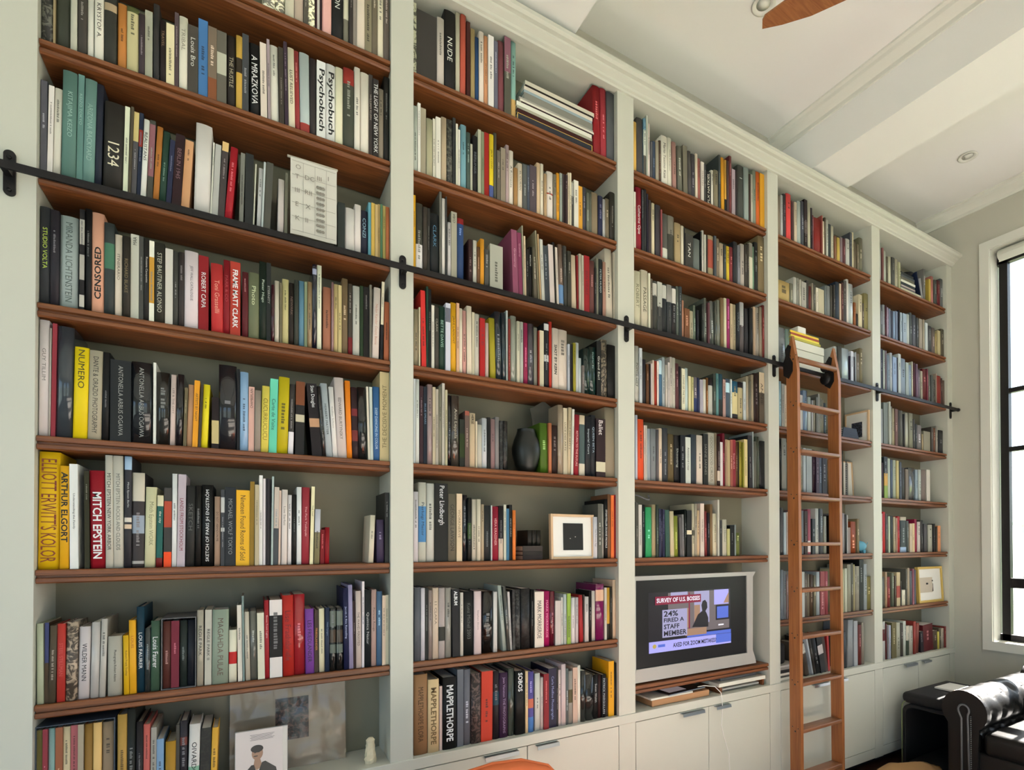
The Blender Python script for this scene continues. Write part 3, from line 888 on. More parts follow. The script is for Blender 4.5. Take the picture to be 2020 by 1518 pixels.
981 13.3 246 0 26 141018 0 title 909090 0.7 ANDY_ICARO
995 13.7 222 0 18 d07030 0 title 904010 0.7 I.I.I.I.
1420 23.7 202 0 19 b4b4b8 0 title 505058 0.6 Neil_Robinson_Eggs
1445 23.9 267 0 18 606058 0
1470 14.4 266 0 26 98948c 0
1485 19.6 291 0 20 202020 0 title d8d8d0 0.7 STORYTELLER_DUANE_MICHALS
1505 16.6 316 0 21 80583c 0
1523 18 312 0 20 d06830 0
1541 12.1 315 0 22 901418 0
#26
565 23.7 297 0 19 60646c 1
591 16 293 0 20 b8b4b8 0
610 12.1 292 0 26 303430 0
622 14.7 283 0 20 8c7c74 0 glossy
639 25.1 291 0 22 c0ac98 1 title 807060 0.6 11_CLARA
664 25 290 0 19 a09490 1 band 404038 0.55 0.75
692 25.7 289 0 23 908c84 1 glossy
722 32 283 -4 19 28282c 1 aligned title e0e0e0 0.7 ALBUM
755 13.4 267 0 21 c0b8ac 0
771 44.3 271 0 23 242828 1 title 606460 0.5 Kunz_Michel_2003
816 31.9 269 0 19 c8b4b4 1 title 807070 0.4 Stephen_Shore
857 47.1 267 0 26 181c1c 1 glossy
906 17.5 262 0 26 c0bcb8 0
951 17.6 290 -26 25 98a098 0 glossy
969 14.6 285 -23 18 50504c 0 glossy
984 10.3 259 -13 26 a8a4a0 0
995 12 268 -2 21 343434 0 mottled
1008 26.8 267 0 24 444444 0 mottled glossy
1036 43.8 271 0 20 282628 1 mottled glossy
1085 18.3 263 0 26 161818 0
1104 46.2 252 0 22 c8bcb0 1 title 303030 0.7 MARK_MORRISROE
1152 28.1 253 0 22 a81058 0 title d080a0 0.6 MARK_MORRISROE
1183 26.7 251 0 24 70142c 0 glossy
1210 29.7 206 0 21 b0a8a4 0
1243 8.3 220 0 24 b8b8b0 0
1252 16.7 235 0 18 a0a8a4 0
1271 19.8 237 0 18 84a040 0
1295 20.6 215 0 20 c0bcbc 0
1317 16.5 216 0 19 a8a0a0 0
1342 21.6 225 -6 22 a8282c 0
1364 6.7 226 0 24 504440 0
1371 21.7 216 0 20 b8b0ac 0
1394 15.1 244 0 19 28181c 0
1410 23.6 242 0 26 b4aca4 0
1434 47.7 274 0 19 801858 1 glossy band c09880 0.1 0.3
1483 13.1 255 0 19 a8a498 0
1497 22.5 254 0 26 3c3830 0 band b88c30 0 0.7
1520 14 258 0 25 3c3830 0
1535 18.7 291 0 23 b8a088 0
#27
564 53.5 323 0 21 9c7450 1 title 604428 0.6 MAPPLETHORPE_FLORA
620 44.4 296 0 19 d0b488 1 title 80643c 0.8 MAPPLETHORPE
668 11.5 263 0 25 c0a8a0 0
681 57.7 297 0 18 181414 1 title f0f0e8 0.8 MAPPLETHORPE
743 26.3 322 0 23 686c74 1
772 29.1 318 0 26 707078 1
804 42.4 297 0 21 604c48 1 mottled
847 51.3 300 3 23 c83820 1
903 28.3 295 0 24 30242c 1 band 285060 0.3 0.5
933 38.6 284 0 23 4c2c50 1 title 9880a0 0.6 Jean_Vaneton_THE_PHOTOGRAPHS
975 30.8 298 0 26 485048 1 glossy
1007 46.9 283 0 20 18180f 1 aligned title e8e8d8 0.7 SOBOS
1056 13.1 277 0 20 c8b088 0
1071 26.5 272 0 21 585098 0 band c06850 0.45 0.6 band 4878b8 0.75 1
1105 26.3 260 0 23 b8b8b0 0
1133 14.7 239 0 23 b0a4a0 0
1148 25.7 253 0 19 901824 0
1175 41.8 273 0 26 302c4c 1 title 8088b8 0.6 Carla_Molfino_Photographs
1217 10 273 0 26 20181c 0
1228 13 261 0 26 c0b0ac 0
1242 23.8 286 0 22 b8a8a8 0
1266 14.4 262 0 23 606868 0
1281 22.4 249 0 23 88847c 0 band 605838 0.35 0.6
1305 25.7 262 0 24 b09888 0
1331 16.1 269 0 24 c8c4b8 0
1348 27.2 242 0 18 282c2c 0 glossy
1376 45.5 219 0 20 1f2224 1 glossy
1422 25.1 214 0 24 1c181c 0 title a0a0a0 0.7 Susan_Walsh
1448 17.5 211 0 25 401414 0
1467 25.3 209 0 21 202028 0 title a0a8b0 0.7 PATRICK_MARGULLAN
1493 11.2 188 0 25 382c28 0
1505 31.9 270 0 18 c89010 0
1537 16.1 258 0 18 24201c 0
#30
1670 19.6 258 0 21 c8a050 0
1692 41.7 291 0 22 545050 1
1734 15.6 300 0 18 6890a8 0 band b8bcb0 0.2 0.65 band 605c54 0.65 1
1752 9.5 322 0 19 a0a498 0
1766 13.3 288 0 23 ccc0b8 0
1780 13.5 198 0 20 5c5c60 0
1798 16.2 208 0 24 405068 0
1815 20.4 214 0 18 989080 0
1843 13.2 231 0 26 60483c 0
1860 41.5 265 -3 24 ccc8bc 0 title 605c54 0.6 Mario_Testino_Kate
1904 26.4 270 -3 25 c8c4b4 0 title 605c54 0.6 Hollis_Frampton
1934 25.7 255 -5 20 a07870 0
1969 31 245 -6 19 6c6c60 0
2011 30.3 267 -4 23 747060 0
2043 22.3 245 -5 18 545050 0
2069 28.6 244 0 24 4c4850 0
2101 17.4 256 -2 24 c8bca8 0
2122 17.6 238 -2 26 a06058 0
2141 21.6 225 0 22 c0b8b0 0 title 807870 0.7 MARTIN
2163 12.6 218 0 20 4c4c4c 0
2180 34.7 187 -1 22 282828 0 title d0ccc0 0.7 FLX_NATKIEL
2221 17.6 209 0 26 c8c4b8 0
2240 33.4 216 0 21 807860 0
2279 16 316 0 23 485050 0
2303 23.8 310 -4 25 c88c18 0
2328 13.2 305 0 24 c89840 0 band 282c30 0.75 1
2342 15.8 304 0 20 5c4444 0
2361 19.7 340 0 21 783438 0
2386 27.9 275 0 25 9c8c94 0
2415 14.9 275 0 21 382c30 0
2435 48.1 317 0 23 4c504c 0 title a0a8a0 0.7 1
2484 38.1 318 0 18 889490 0
2531 16 295 0 24 50342c 0
2547 15.4 299 0 24 a8a498 0
2564 28.2 333 0 25 808878 0
2593 29.9 333 0 24 c86020 0
2623 37.3 332 0 21 c89020 0
#31
1676 11.3 298 0 26 c8c4b8 0
1688 36.4 328 0 25 98142c 1 title f0d8d8 0.9 Catherine_Opie
1726 9.7 323 0 23 404448 0
1736 16.4 329 0 20 343438 0
1755 9.5 311 0 21 2c2440 0
1765 17.4 281 0 18 483c40 0
1790 20.4 278 0 25 c0b498 0
1816 33.7 278 0 24 48444c 0
1850 7.8 258 0 20 a05054 0
1862 36 245 0 23 60605a 0 band b8b8ac 0.75 1
1902 43.3 249 0 26 807c70 0 band 484840 0.4 1
1946 42.3 221 0 20 a08c68 0
1991 18.5 217 0 21 c0b8a4 0
2012 7 213 0 22 28282c 0
2025 56 188 0 25 44443f 0 title c8c8c0 0.5 TAN
2083 46.8 177 0 23 68706c 0
2135 10.3 230 0 25 14181f 0
2146 13.2 239 0 23 b8b4ac 0
2160 11.7 217 0 19 b0aca0 0
2176 13.6 220 0 22 403830 0
2196 41.8 230 0 26 988868 0 band a85040 0.1 0.8
2238 15.2 234 0 20 505860 0
2256 21.6 225 0 21 80705c 0
2283 31.4 209 0 24 a89880 0
2316 18.4 204 0 22 444c50 0
2341 23.5 208 0 26 c0a428 0
2367 26.4 211 0 26 8c3438 0
2394 33.7 249 0 22 34343c 0
2430 22.2 237 0 23 808088 0
2453 32.6 252 0 21 a09890 0
2487 15.4 256 0 19 4c443c 0
2507 18.6 267 0 21 443c34 0
2529 27.8 281 0 25 b8b4a0 0 band 787468 0 0.3
2557 14 266 0 25 709078 0
2572 32.4 298 0 23 282c2a 0
2605 55.1 346 0 22 807050 1
#32
1675 42.4 286 0 25 b8b49c 1 title 78745c 0.7 ROBERT
1718 43.4 300 0 21 b8b09c 1 title 504c3c 0.7 PASSAGE
1763 12.4 292 0 19 c0bca8 0
1779 12.8 268 0 22 60584c 0
1793 28.8 262 0 20 484844 0 band a8a49c 0.05 0.3 title 202020 0.7 1
1824 31.6 264 0 21 a0a098 0 band 484848 0.5 1
1857 29.8 262 0 20 303438 0 band a8a8a0 0.03 0.3
1888 33.2 264 0 18 908c88 0 band 3c4044 0.35 1
1924 27.7 265 0 19 302c30 0 band b8b4ac 0.05 0.35
1953 17.1 270 0 19 606860 0
1978 19.6 279 0 26 3c4448 0
1999 13.9 207 0 26 a87860 0
2016 37.4 169 0 25 805030 0
2054 25.4 162 0 24 a09880 0
2082 20.9 200 0 26 607060 0 glossy
2104 14.4 175 0 20 30303c 0
2139 15.2 219 0 19 303430 0
2163 22.7 259 0 26 606860 0 glossy
2186 10.9 235 0 18 6c4048 0
2204 34.3 252 0 23 606460 0 glossy
2239 17.2 255 0 19 4c5048 0 glossy
2259 23.5 268 0 20 707468 0 glossy
2284 24.7 286 0 18 806848 0
2315 21.3 293 0 22 c0bc9c 0
2338 24.1 296 0 22 982860 0
2365 21 273 0 23 a89478 0
2387 22.2 272 0 21 988c70 0
2416 30.1 284 0 23 20242c 0 title 707880 0.7 VIRAGO
2448 31.8 301 0 23 605858 0 band a0a0a0 0 0.45
2488 34.3 273 0 25 34343a 0
2523 28.4 282 0 19 14141a 0
2560 18.2 299 0 24 a08870 0
2579 32.1 299 0 22 90887c 0 glossy
2612 25.4 309 0 20 887c68 0 glossy
2641 19.4 327 0 24 80302c 0
#33
1672 28.2 290 0 18 989890 0 glossy title 282828 0.7 POMTE_CITY
1702 18.1 284 0 19 a8acb0 0
1727 22 232 0 25 303038 0
1750 17.9 210 0 22 6c4424 0
1772 7.4 215 0 26 301420 0
1780 6.4 217 0 19 c0b0b0 0
1790 9.6 237 0 21 b0a090 0
1805 17.2 237 0 25 a02c18 0
1823 10.8 240 0 25 c8b8b0 0
1836 21.8 247 0 26 406888 0 band b0c8d8 0 0.3
1860 17.6 266 0 26 98a0a4 0
1878 14.1 227 0 21 b0a8a0 0
1894 12.2 243 0 21 a8a09c 0
1908 15.1 275 0 21 a8a098 0
1925 20.8 274 0 21 a8a498 0
1952 23.9 250 0 26 683c40 0
1976 14.3 236 0 25 34343a 0
1992 23.6 227 0 22 c0bca4 0 title 202020 0.7 LOANS_OF_THE_TIMES
2019 22.1 235 0 25 a0b0b0 0 glossy
2044 17.6 195 0 26 c0b890 0
2062 14.5 191 0 19 b0a878 0
2077 23.8 194 0 18 706870 0 band 2c3c70 0.6 1
2108 13.2 196 0 24 303868 0
2122 23.3 187 0 19 908c98 0
2149 21.3 193 0 21 b8b4a8 0
2174 14.7 206 0 23 80501c 0
2190 34.1 208 0 22 a0a098 0 band 281c24 0 0.2
2225 20.7 236 0 19 485048 0
2249 18.9 242 0 20 5c8888 0
2269 29.9 243 0 20 205468 0 band 303438 0.6 1
2301 20.5 216 0 20 a08078 0
2325 36.3 225 0 22 485868 0 band a8c8e0 0.1 0.35
2362 11.4 226 0 20 b8bcb8 0
2374 46.5 218 0 18 b8ac80 0 band 206080 0 0.3 band 302c34 0.87 1
2428 40.3 223 0 23 a09470 0 band 2c1c24 0 0.15
2474 21.1 231 0 26 a8b0b0 0
2496 21 266 0 22 988c78 0
2518 17.4 240 0 20 706c60 0
2541 20.9 283 0 24 908470 0
2563 41.2 296 0 22 381414 0
2611 44.3 310 0 25 605448 0 band b0a088 0 0.4 title 302820 0.7 ANNIE
#34
1676 13.8 331 0 20 a8acb8 0
1691 37.4 312 0 18 d04820 1
1735 10.5 285 0 25 b8a8a0 0
1746 4.2 285 0 20 c0bcb0 0
1754 20.6 270 0 22 889098 0
1776 34.2 272 0 19 787c80 0
1816 16.2 273 0 24 605c60 0
1834 20.7 281 0 24 c0ac98 0
1858 35.8 286 0 23 44484f 0
1898 40.3 259 0 26 685838 0
1939 38 256 0 24 28282c 0 title b0b0a8 0.7 Shooting
1978 33.8 259 0 19 1f2228 0
2015 36.7 252 0 20 b0b4ac 0 title 202420 0.7 Antoniond_Lopp
2058 40.2 272 0 23 3c4854 0
2099 45.4 272 0 21 b8aca0 0
2145 36.3 283 0 19 24241f 0 title 787870 0.7 SANNE_SANNES
2186 50.9 295 0 23 a09c90 0 title 706c60 0.6 GOODWOOD_CIRCUS
2237 17 298 0 23 80705c 0
2255 22.2 283 0 19 401c1c 0 band b8a898 0.7 0.9
2278 19.1 250 0 21 b8b0b0 0
2298 19.9 303 0 23 801430 0
2319 14.8 270 0 22 987860 0
2334 22.1 267 0 21 a08c68 0
2357 18.7 271 0 19 985040 0
2377 27.2 274 0 23 8c202c 0 title c08888 0.7 Stardust
2405 16.7 263 0 23 684020 0
2422 14.8 266 0 25 302418 0
2438 20.3 270 0 26 908430 0
2459 12 265 0 18 807c28 0
2472 28.8 285 0 21 b8a878 0
2512 32.6 311 -11 19 34343a 0
2545 8.9 337 0 22 8c9494 0
2555 22 280 0 19 606058 0
2578 37.1 313 0 25 4c5448 0 glossy
2616 44.9 291 0 26 1c1f28 0 mottled
#35
1678 17.9 283 0 23 505048 0
1697 20.7 271 0 23 b0aca4 0
1720 19.3 272 0 24 1f2a2c 0
1742 38.4 260 -1 19 309860 0
1784 26.2 275 0 23 988868 0
1810 15.6 275 0 18 445048 0
1829 10.8 255 0 20 303858 0
1843 13.1 253 0 23 302c50 0
1858 12 252 0 24 343058 0
1877 27.6 250 -5 24 385c50 0
1908 26.2 244 -5 19 b0a484 0
1935 26.5 219 -3 21 788028 0
1975 17.1 212 -9 20 605c5c 0
1993 13 229 -6 20 807c7c 0
2007 13.9 256 0 20 202824 0
2021 35.2 252 0 18 28282a 0 band c8bca0 0.43 0.52
2063 18.9 289 0 23 a8a088 0 band 504c40 0.5 0.6
2083 15.1 289 0 21 989080 0
2104 16.2 255 0 26 b8a080 0
2121 27.7 293 0 19 b8a89c 0 title 504848 0.7 Claudia_Terstappen
2160 17.7 252 -3 25 883838 0
2178 17.4 243 0 22 282030 0
2201 19.8 292 0 25 806444 0
2223 29.4 240 0 26 b8b098 0 title 504c3c 0.7 JAMES_HYDE
2253 13.4 318 0 19 a8a498 0
2272 20.3 205 0 23 404040 0
2294 33.3 208 0 20 a8a494 0 title 707060 0.6 G_Hoelzel
2328 21.7 155 0 19 a09c68 0
2355 34.6 174 0 22 101418 0
2390 11.2 179 0 21 788080 0
2407 30.6 133 0 25 687038 0
#40
2783 24.3 252 0 19 807464 0
2817 20.9 267 0 25 a8a8a8 0
2841 26.4 282 0 25 483c44 0
2868 44.4 294 0 22 d04040 0
2917 21.6 262 0 25 5c3c3c 0
2940 25.2 260 0 18 b8a894 0
2977 35.2 283 0 25 98a09c 0
3013 28.2 292 0 23 4c505c 0
3044 32 314 0 24 301c20 0 band 605450 0.45 0.7
3077 27.4 299 0 20 a09c88 0
3107 12.6 275 0 20 30242c 0
3120 10.8 230 0 18 704048 0
3143 77.4 231 0 25 901c18 0
3221 8.6 262 0 20 985048 0
3231 16.3 226 0 19 c8bca8 0
3253 17.9 260 0 22 605440 0
3272 21.6 251 0 21 a8a8a0 0
3300 23.6 231 0 24 3c4448 0
3324 28.1 225 0 21 a8a490 0
3367 24.7 173 0 25 885c44 0
3392 31.5 167 0 21 b09848 0
3424 27.6 179 0 20 807078 0
3453 32.3 177 0 19 68343c 0
3492 43.5 190 0 22 a8a8a4 0
3540 23.9 247 0 24 50545c 0
3565 17.1 254 0 23 c0b898 0
3586 29.5 199 0 24 706450 0
3617 18.9 184 0 18 786c58 0
3648 44.8 244 0 24 6c6854 0
#41
2785 112.9 127 0 24 a89058 0
2899 32.2 131 0 23 707060 0
2936 32.6 180 0 25 a8a8a0 0
2969 15.3 181 0 24 8c8c84 0
2986 18.5 174 0 18 a8a498 0
3017 45.7 173 0 26 98948c 0
3064 19.7 191 0 25 484440 0
3086 32.4 161 0 26 702820 0
3119 14.1 186 0 23 8c8474 0
3135 22.4 179 0 23 605c54 0
3159 24.9 167 0 23 b8b0a0 0
3186 57.6 167 0 23 a8a088 0
3245 20 200 0 18 6c7478 0
3266 38.4 205 0 18 74787a 0
3317 24.3 222 0 25 504c44 0
3342 19.3 230 0 18 44403c 0
3368 40.1 258 0 20 283850 0
3416 18.7 257 0 24 b09c88 0
3435 22.6 267 0 20 60302c 0
3464 31.7 293 0 25 4c4440 0
3497 28.2 310 0 26 c0bcb8 0
3526 53.8 287 0 26 a0a8ac 0 glossy
3580 25.6 167 0 23 905020 0
3606 31.1 94 0 25 30241c 0
3638 44.3 237 0 23 c0b498 0
3683 27 187 0 26 605448 0
3711 49.2 265 0 26 8c8458 0
#42
2785 62.4 222 0 19 707880 0 glossy
2854 42.4 227 0 22 607c74 0 glossy
3351 35.6 211 0 23 a8b0b0 0 glossy
3388 44.3 219 0 18 50504c 0
3446 77.3 218 0 26 98a8b4 0 glossy
3524 11.2 176 0 21 382040 0
3538 27.8 212 0 21 b0b4c0 0
3575 14.3 180 0 26 282038 0
3590 4 213 0 18 a0a8b0 0
3596 38.1 205 0 18 706860 0
3640 37.9 252 0 20 746a50 0
#43
2787 23.3 282 0 23 88a8b8 0
2814 27.1 270 0 25 90908c 0
2843 16.8 264 0 25 b0a090 0
2991 26.4 226 0 25 a8a8a8 0
3020 41.7 259 0 20 7088a8 0 glossy
3063 31.2 222 0 19 a0a8a8 0
3109 17.1 207 0 24 98989c 0
3131 17.2 210 0 26 908c80 0
3149 16.6 232 0 19 686860 0
3169 18.6 257 0 20 807c74 0
3191 18.7 231 0 20 808078 0
3216 15.3 224 0 23 888478 0
3242 22.5 207 0 26 485868 0
#44
2790 19.6 321 0 24 201c1c 0
2811 46 326 0 21 888c88 0
2984 24.7 284 0 20 8c8878 0
3024 26.7 284 0 25 a8b4bc 0
3053 54.6 283 0 25 90989c 0
3115 26.8 280 0 25 401c38 0
3143 32.4 275 0 18 503850 0
3182 26.2 273 0 22 485068 0
3209 48.9 267 0 19 2c2034 0
#45
2796 26.9 292 0 24 606468 0
2824 21.2 262 0 21 a0b0b8 0
2848 9.4 266 0 19 b0a098 0
2983 35.7 280 0 20 707880 0
3024 33.3 278 0 22 4c3c3c 0
3059 32 290 0 22 a85868 0 band c8c0c0 0.7 0.95
3107 31.3 230 0 24 444c50 0
3144 35.1 298 0 26 b0b4b0 0
3180 35.4 297 0 20 606870 0
3224 29.4 249 0 21 90948c 0
3397 21.6 262 0 18 201820 0
3429 27.5 275 0 23 888488 0
3461 18.9 268 0 25 303034 0
3481 8.3 263 0 22 a0a0a0 0
3493 28.6 178 0 24 80706c 0
3526 61.2 220 0 24 90401c 0
3605 26.2 241 0 25 807458 0
#46
2792 24.7 307 0 19 788490 0
2820 22.4 296 0 20 788088 0
2844 13.4 276 0 20 806868 0
2983 37.6 288 0 21 a8b0b0 0
3022 23.8 278 0 20 6c645c 0
3047 23.1 272 0 20 787060 0
3077 34.1 268 0 22 5c4430 0
3112 25.8 261 0 19 706c58 0
3147 34 283 0 22 a0a8ac 0
3183 44.6 285 0 21 9c4850 0
3228 35.8 284 0 19 a04c54 0
3398 46.5 293 0 20 a0a080 0
3448 28 298 0 19 a8ac9c 0
3480 42.5 324 0 20 888878 0
3523 26.6 332 0 21 5c5c54 0
3550 16.5 322 0 21 98906c 0
3568 15.5 310 0 22 787468 0
3584 39.7 309 0 22 8c887c 0
3624 47.7 354 0 24 242428 0
3673 37.7 323 0 19 8c9498 0
3711 49 234 0 21 787040 0
#47
3029 34.9 213 -50 18 585048 0 band b0b0a8 0 0.3
3094 15 242 -60 21 a0a8b0 0
3110 23.6 244 -61 18 40382f 0
3141 44.9 245 -61 21 282828 0
3187 50.3 244 -52 21 28282c 0 band b0a8a8 0.25 0.5
3238 29.3 240 -44 25 503834 0
3268 19.9 242 -16 26 a83030 0
3413 23.6 248 -17 20 504c4c 0
3437 33.5 246 -15 19 40484f 0
3476 60.8 321 9 21 808488 0
3552 43.3 310 0 23 909498 0
3606 37.6 279 0 22 702824 0
3646 29.6 291 0 22 80786c 0
#50
3905 21.4 285 0 26 989c98 0
3927 17.3 247 0 18 805050 0
3954 26.4 233 0 20 a0a498 0
3990 22.9 202 0 24 5c5444 0
4014 37.9 210 0 22 a8a490 0
4053 44.3 214 0 18 50504c 0
4101 35.4 212 0 19 989480 0
4157 23.9 208 0 25 a0a080 0
4510 32.7 248 0 23 70706c 0
4591 27.7 189 0 23 a89040 0
4623 39.2 220 0 22 a86c64 0
4663 46.9 199 0 18 505450 0
4715 48.1 210 0 19 702028 0
4773 46.6 239 0 25 686c6c 0
#51
3909 28.6 227 0 24 60646c 0
3940 28.8 234 0 24 8c9098 0
3970 21.9 233 0 22 581c30 0
3996 18.6 225 0 23 a090a8 0
4015 16.7 218 0 18 7c88a0 0
4045 26.9 210 0 23 3c3c50 0
4073 19 213 0 19 88a0c0 0
4109 32.9 225 0 26 6c7890 0
4142 18 235 0 19 1c1c30 0
4178 25.1 229 0 25 a0b0c0 0
4204 50.7 228 0 21 8c9cac 0
4256 38 232 0 19 a0a8a8 0
4313 30.3 259 0 26 5c6468 0
4344 49.4 248 0 22 585c68 0
4395 32.7 235 0 19 444850 0
4446 44.8 241 0 26 8c8478 0
4491 23.6 241 0 18 989080 0
4527 38.1 225 0 22 a8b0b0 0
4571 55.5 211 0 22 484c50 0
4633 50.1 208 0 23 706460 0
4687 31.8 174 0 25 98885c 0
4720 43.3 204 0 23 a89c78 0
4764 55.7 224 0 19 605848 0
#52
3905 28.5 298 0 24 24203c 0
3934 20.2 290 0 19 a0a8a8 0
3973 13.2 296 0 26 706068 0
3987 32.6 265 0 19 78889c 0
4022 29.4 288 0 18 98a0a8 0
4063 50.2 267 0 22 7c90b0 0
4117 16.4 269 0 22 3c3850 0
4135 34.5 302 0 21 a0a8a8 0
4171 62.9 274 0 20 7c8ca0 0
4238 38.2 255 0 20 8c9898 0
4278 38.6 243 0 19 7c90a8 0
4331 17.4 277 0 24 a8a898 0
4355 36.5 274 0 26 581830 0
4392 23 269 0 21 786078 0
4418 26.6 228 0 21 706878 0
4455 29.9 227 0 24 8c8878 0
4492 60.5 250 0 26 701020 0
4553 20.6 259 0 23 803848 0
4584 21.6 217 0 26 707068 0
4606 24.4 217 0 18 505858 0
4640 39.3 188 0 25 4c4c4c 0 mottled
4680 8.9 240 0 18 908478 0
4690 71.9 228 0 19 903028 0
4763 27.6 217 0 21 5c4440 0
4791 28.3 203 0 18 705c50 0
#53
3895 23.3 251 0 19 7c8084 0
3942 63.1 306 0 26 68706c 0
4006 14.1 318 0 18 a0a49c 0
4031 21.4 287 0 23 84847c 0
4055 29.7 276 0 23 908870 0
4089 36.8 276 0 23 6c4438 0
4126 27 273 0 21 403c3c 0
4165 37.5 275 0 25 5c5c58 0
4203 21.5 251 0 20 34343a 0
4232 42.4 264 0 22 98988c 0 glossy
4275 55.9 268 0 18 787868 0
4338 24.6 230 0 20 48484a 0
4369 24.8 195 0 21 343c44 0
4408 62.2 193 0 26 706c70 0
4471 19 128 0 23 98886c 0
4499 98.9 156 0 26 807c6c 0
4599 31.6 197 0 19 484440 0
4648 34.4 195 0 25 785040 0
4683 32.6 215 0 22 88847c 0
4725 72.1 187 0 23 34363a 0
#54
3909 22 257 0 22 50404c 0
3932 44.1 302 0 19 242c34 0 band b08838 0.4 0.7 band 789038 0.7 1
3982 34.4 292 0 19 98a098 0
4033 29.5 289 0 26 485870 0
4063 36 288 0 24 90988c 0
4100 34.9 286 0 19 a89c6c 0
4141 27.5 279 0 21 404858 0
4180 40.4 240 0 23 404448 0
4221 41.7 231 0 21 706458 0
4280 89.1 248 0 26 585c60 0 glossy
4370 36.9 238 0 23 80909c 0
4418 41.4 242 0 25 98a09c 0
4460 67.5 245 0 24 706460 0
4535 51.8 250 0 25 a8a49c 0
#55
3886 20.6 283 0 18 a89898 0
3911 33.7 298 0 19 b01820 0
3951 30.1 285 0 21 50504f 0
3994 22.5 268 0 26 98a08c 0
4017 34.2 271 0 21 3c4444 0
4062 27 265 0 24 a09880 0
4090 14.3 258 0 19 a88c7c 0
4106 30 270 0 18 a82028 0
4152 86.2 267 0 24 3c484c 0 band a09888 0 0.1 band 88a0c0 0.85 1
4245 31.1 239 0 26 505858 0
4277 32 217 0 21 a89884 0
4314 33.1 221 0 22 b09c78 0
4352 32 253 0 22 981840 0
4393 44.1 234 0 23 a8a09c 0
4442 32.7 247 0 23 404040 0
4487 52.7 220 0 22 505054 0
4558 64.4 214 0 25 98988c 0
4623 35.5 222 0 20 28282c 0
4672 20.4 199 0 23 504840 0
4700 44.4 208 0 25 c08058 0
#56
3898 38.8 225 0 22 5c5c54 0
3948 23.5 259 0 24 a0886c 0
3972 39.1 222 0 23 883030 0
4033 30.8 249 0 24 646c5c 0
4065 18.5 227 0 20 5c4c40 0
4098 47.7 251 0 26 a89878 0 band a04038 0.4 0.75
4146 13.3 186 0 23 3c3838 0
4170 44.4 117 0 22 c8c4b0 0
4219 18.2 274 0 21 606058 0
4238 31.6 281 0 18 988c78 0
4280 24.2 257 0 21 606870 0
4307 24.4 272 0 20 8c5060 0
4343 21.7 263 0 24 505468 0
#57
3901 36.2 279 0 21 a8a8a4 0 band 701820 0.2 0.5
3949 17 260 0 26 641014 0
3969 23.6 248 0 24 807c80 0
3995 21.1 244 0 24 98a0b8 0
4017 61.7 263 0 20 6c6440 0
4083 54.3 258 0 21 989888 0
4144 38.5 245 0 23 4c443c 0
4185 39 261 0 23 b0b4ac 0 glossy
4225 39.4 223 0 23 405040 0 band b0a898 0 0.5
4266 51.2 216 0 23 a09c90 0
4318 36 248 0 18 983830 0
4354 45.9 230 18 25 884034 0
4426 44.3 161 -12 23 302c34 0
4471 143.8 207 -12 24 681820 0
4616 70 151 -5 24 605040 0
4687 23.8 138 -6 21 b8ac50 0
4712 38.2 166 0 26 685c4c 0
4751 41.8 158 0 26 a89c8c 0
4794 26 171 0 25 903430 0
"""
# ---------------------------------------------------------------- books
def alb(h):
    r = lin(h); L = .3*r[0]+.55*r[1]+.15*r[2]; f = min(1.24, 1.16*(max(L, .004)/.3)**.36)
    return tuple(max(.004, min(.80, v*f)) for v in r)
def shade_name(h):
    r, g, b = (int(h[i:i+2], 16) for i in (0, 2, 4)); mx, mn = max(r, g, b), min(r, g, b); L = (mx+mn)/2
    sat = (mx-mn)/max(mx, 1)
    if sat < .16 or mx-mn < 18:
        return 'black' if L < 46 else 'charcoal' if L < 78 else 'dark grey' if L < 104 else 'grey' if L < 140 else 'light grey' if L < 176 else 'white'
    import colorsys
    H = colorsys.rgb_to_hsv(r/255, g/255, b/255)[0]*360
    if H < 12 or H >= 345: n = 'red' if sat > .5 else 'brownish pink'
    elif H < 42: n = ('orange' if sat > .62 and mx > 150 else 'brown') if sat > .38 else ('cream' if mx > 165 else 'taupe')
    elif H < 66: n = ('yellow' if sat > .55 else 'cream') if mx > 140 else 'olive'
    elif H < 95: n = 'pale green' if mx > 140 else 'olive green'
    elif H < 175: n = 'green'
    elif H < 205: n = 'teal' if mx < 130 else 'pale blue'
    elif H < 255: n = 'blue' if mx > 100 else 'navy'
    elif H < 300: n = 'purple'
    else: n = 'magenta' if sat > .5 else 'mauve'
    if L < 60 and n in ('red', 'brown', 'green', 'blue', 'teal', 'purple', 'magenta', 'brownish pink', 'taupe', 'mauve'): n = 'dark '+n
    return n
UP = ('CENSORED', 'MAA', 'SKETCH OF PARIS JH ENGSTRÖM', 'CHAMBERLAIN', 'THE DECISIVE MOMENT', 'FLX NATKIEL', 'CUBA')
SAFE = ('CENSORED', 'MAA', 'NUDE', 'Psychobuch', 'ALBUM', '1234', 'THE LIGHT OF NEW YORK', 'THE DECISIVE MOMENT', 'CUCURRUCUCU', 'LONDON', 'CUBA', 'LUST RELIEVED', 'TRAVEL', 'TRIBAL', 'WILDER MANN', 'the city', 'LANDS FROM STOCKHOLM', 'ETERNITY', 'BERLIN 1945', 'REALISTANS', 'THE MAP', 'WORKNERVE', 'Imperial Court', 'Ballet', 'RETURN TO THE FUTURE')
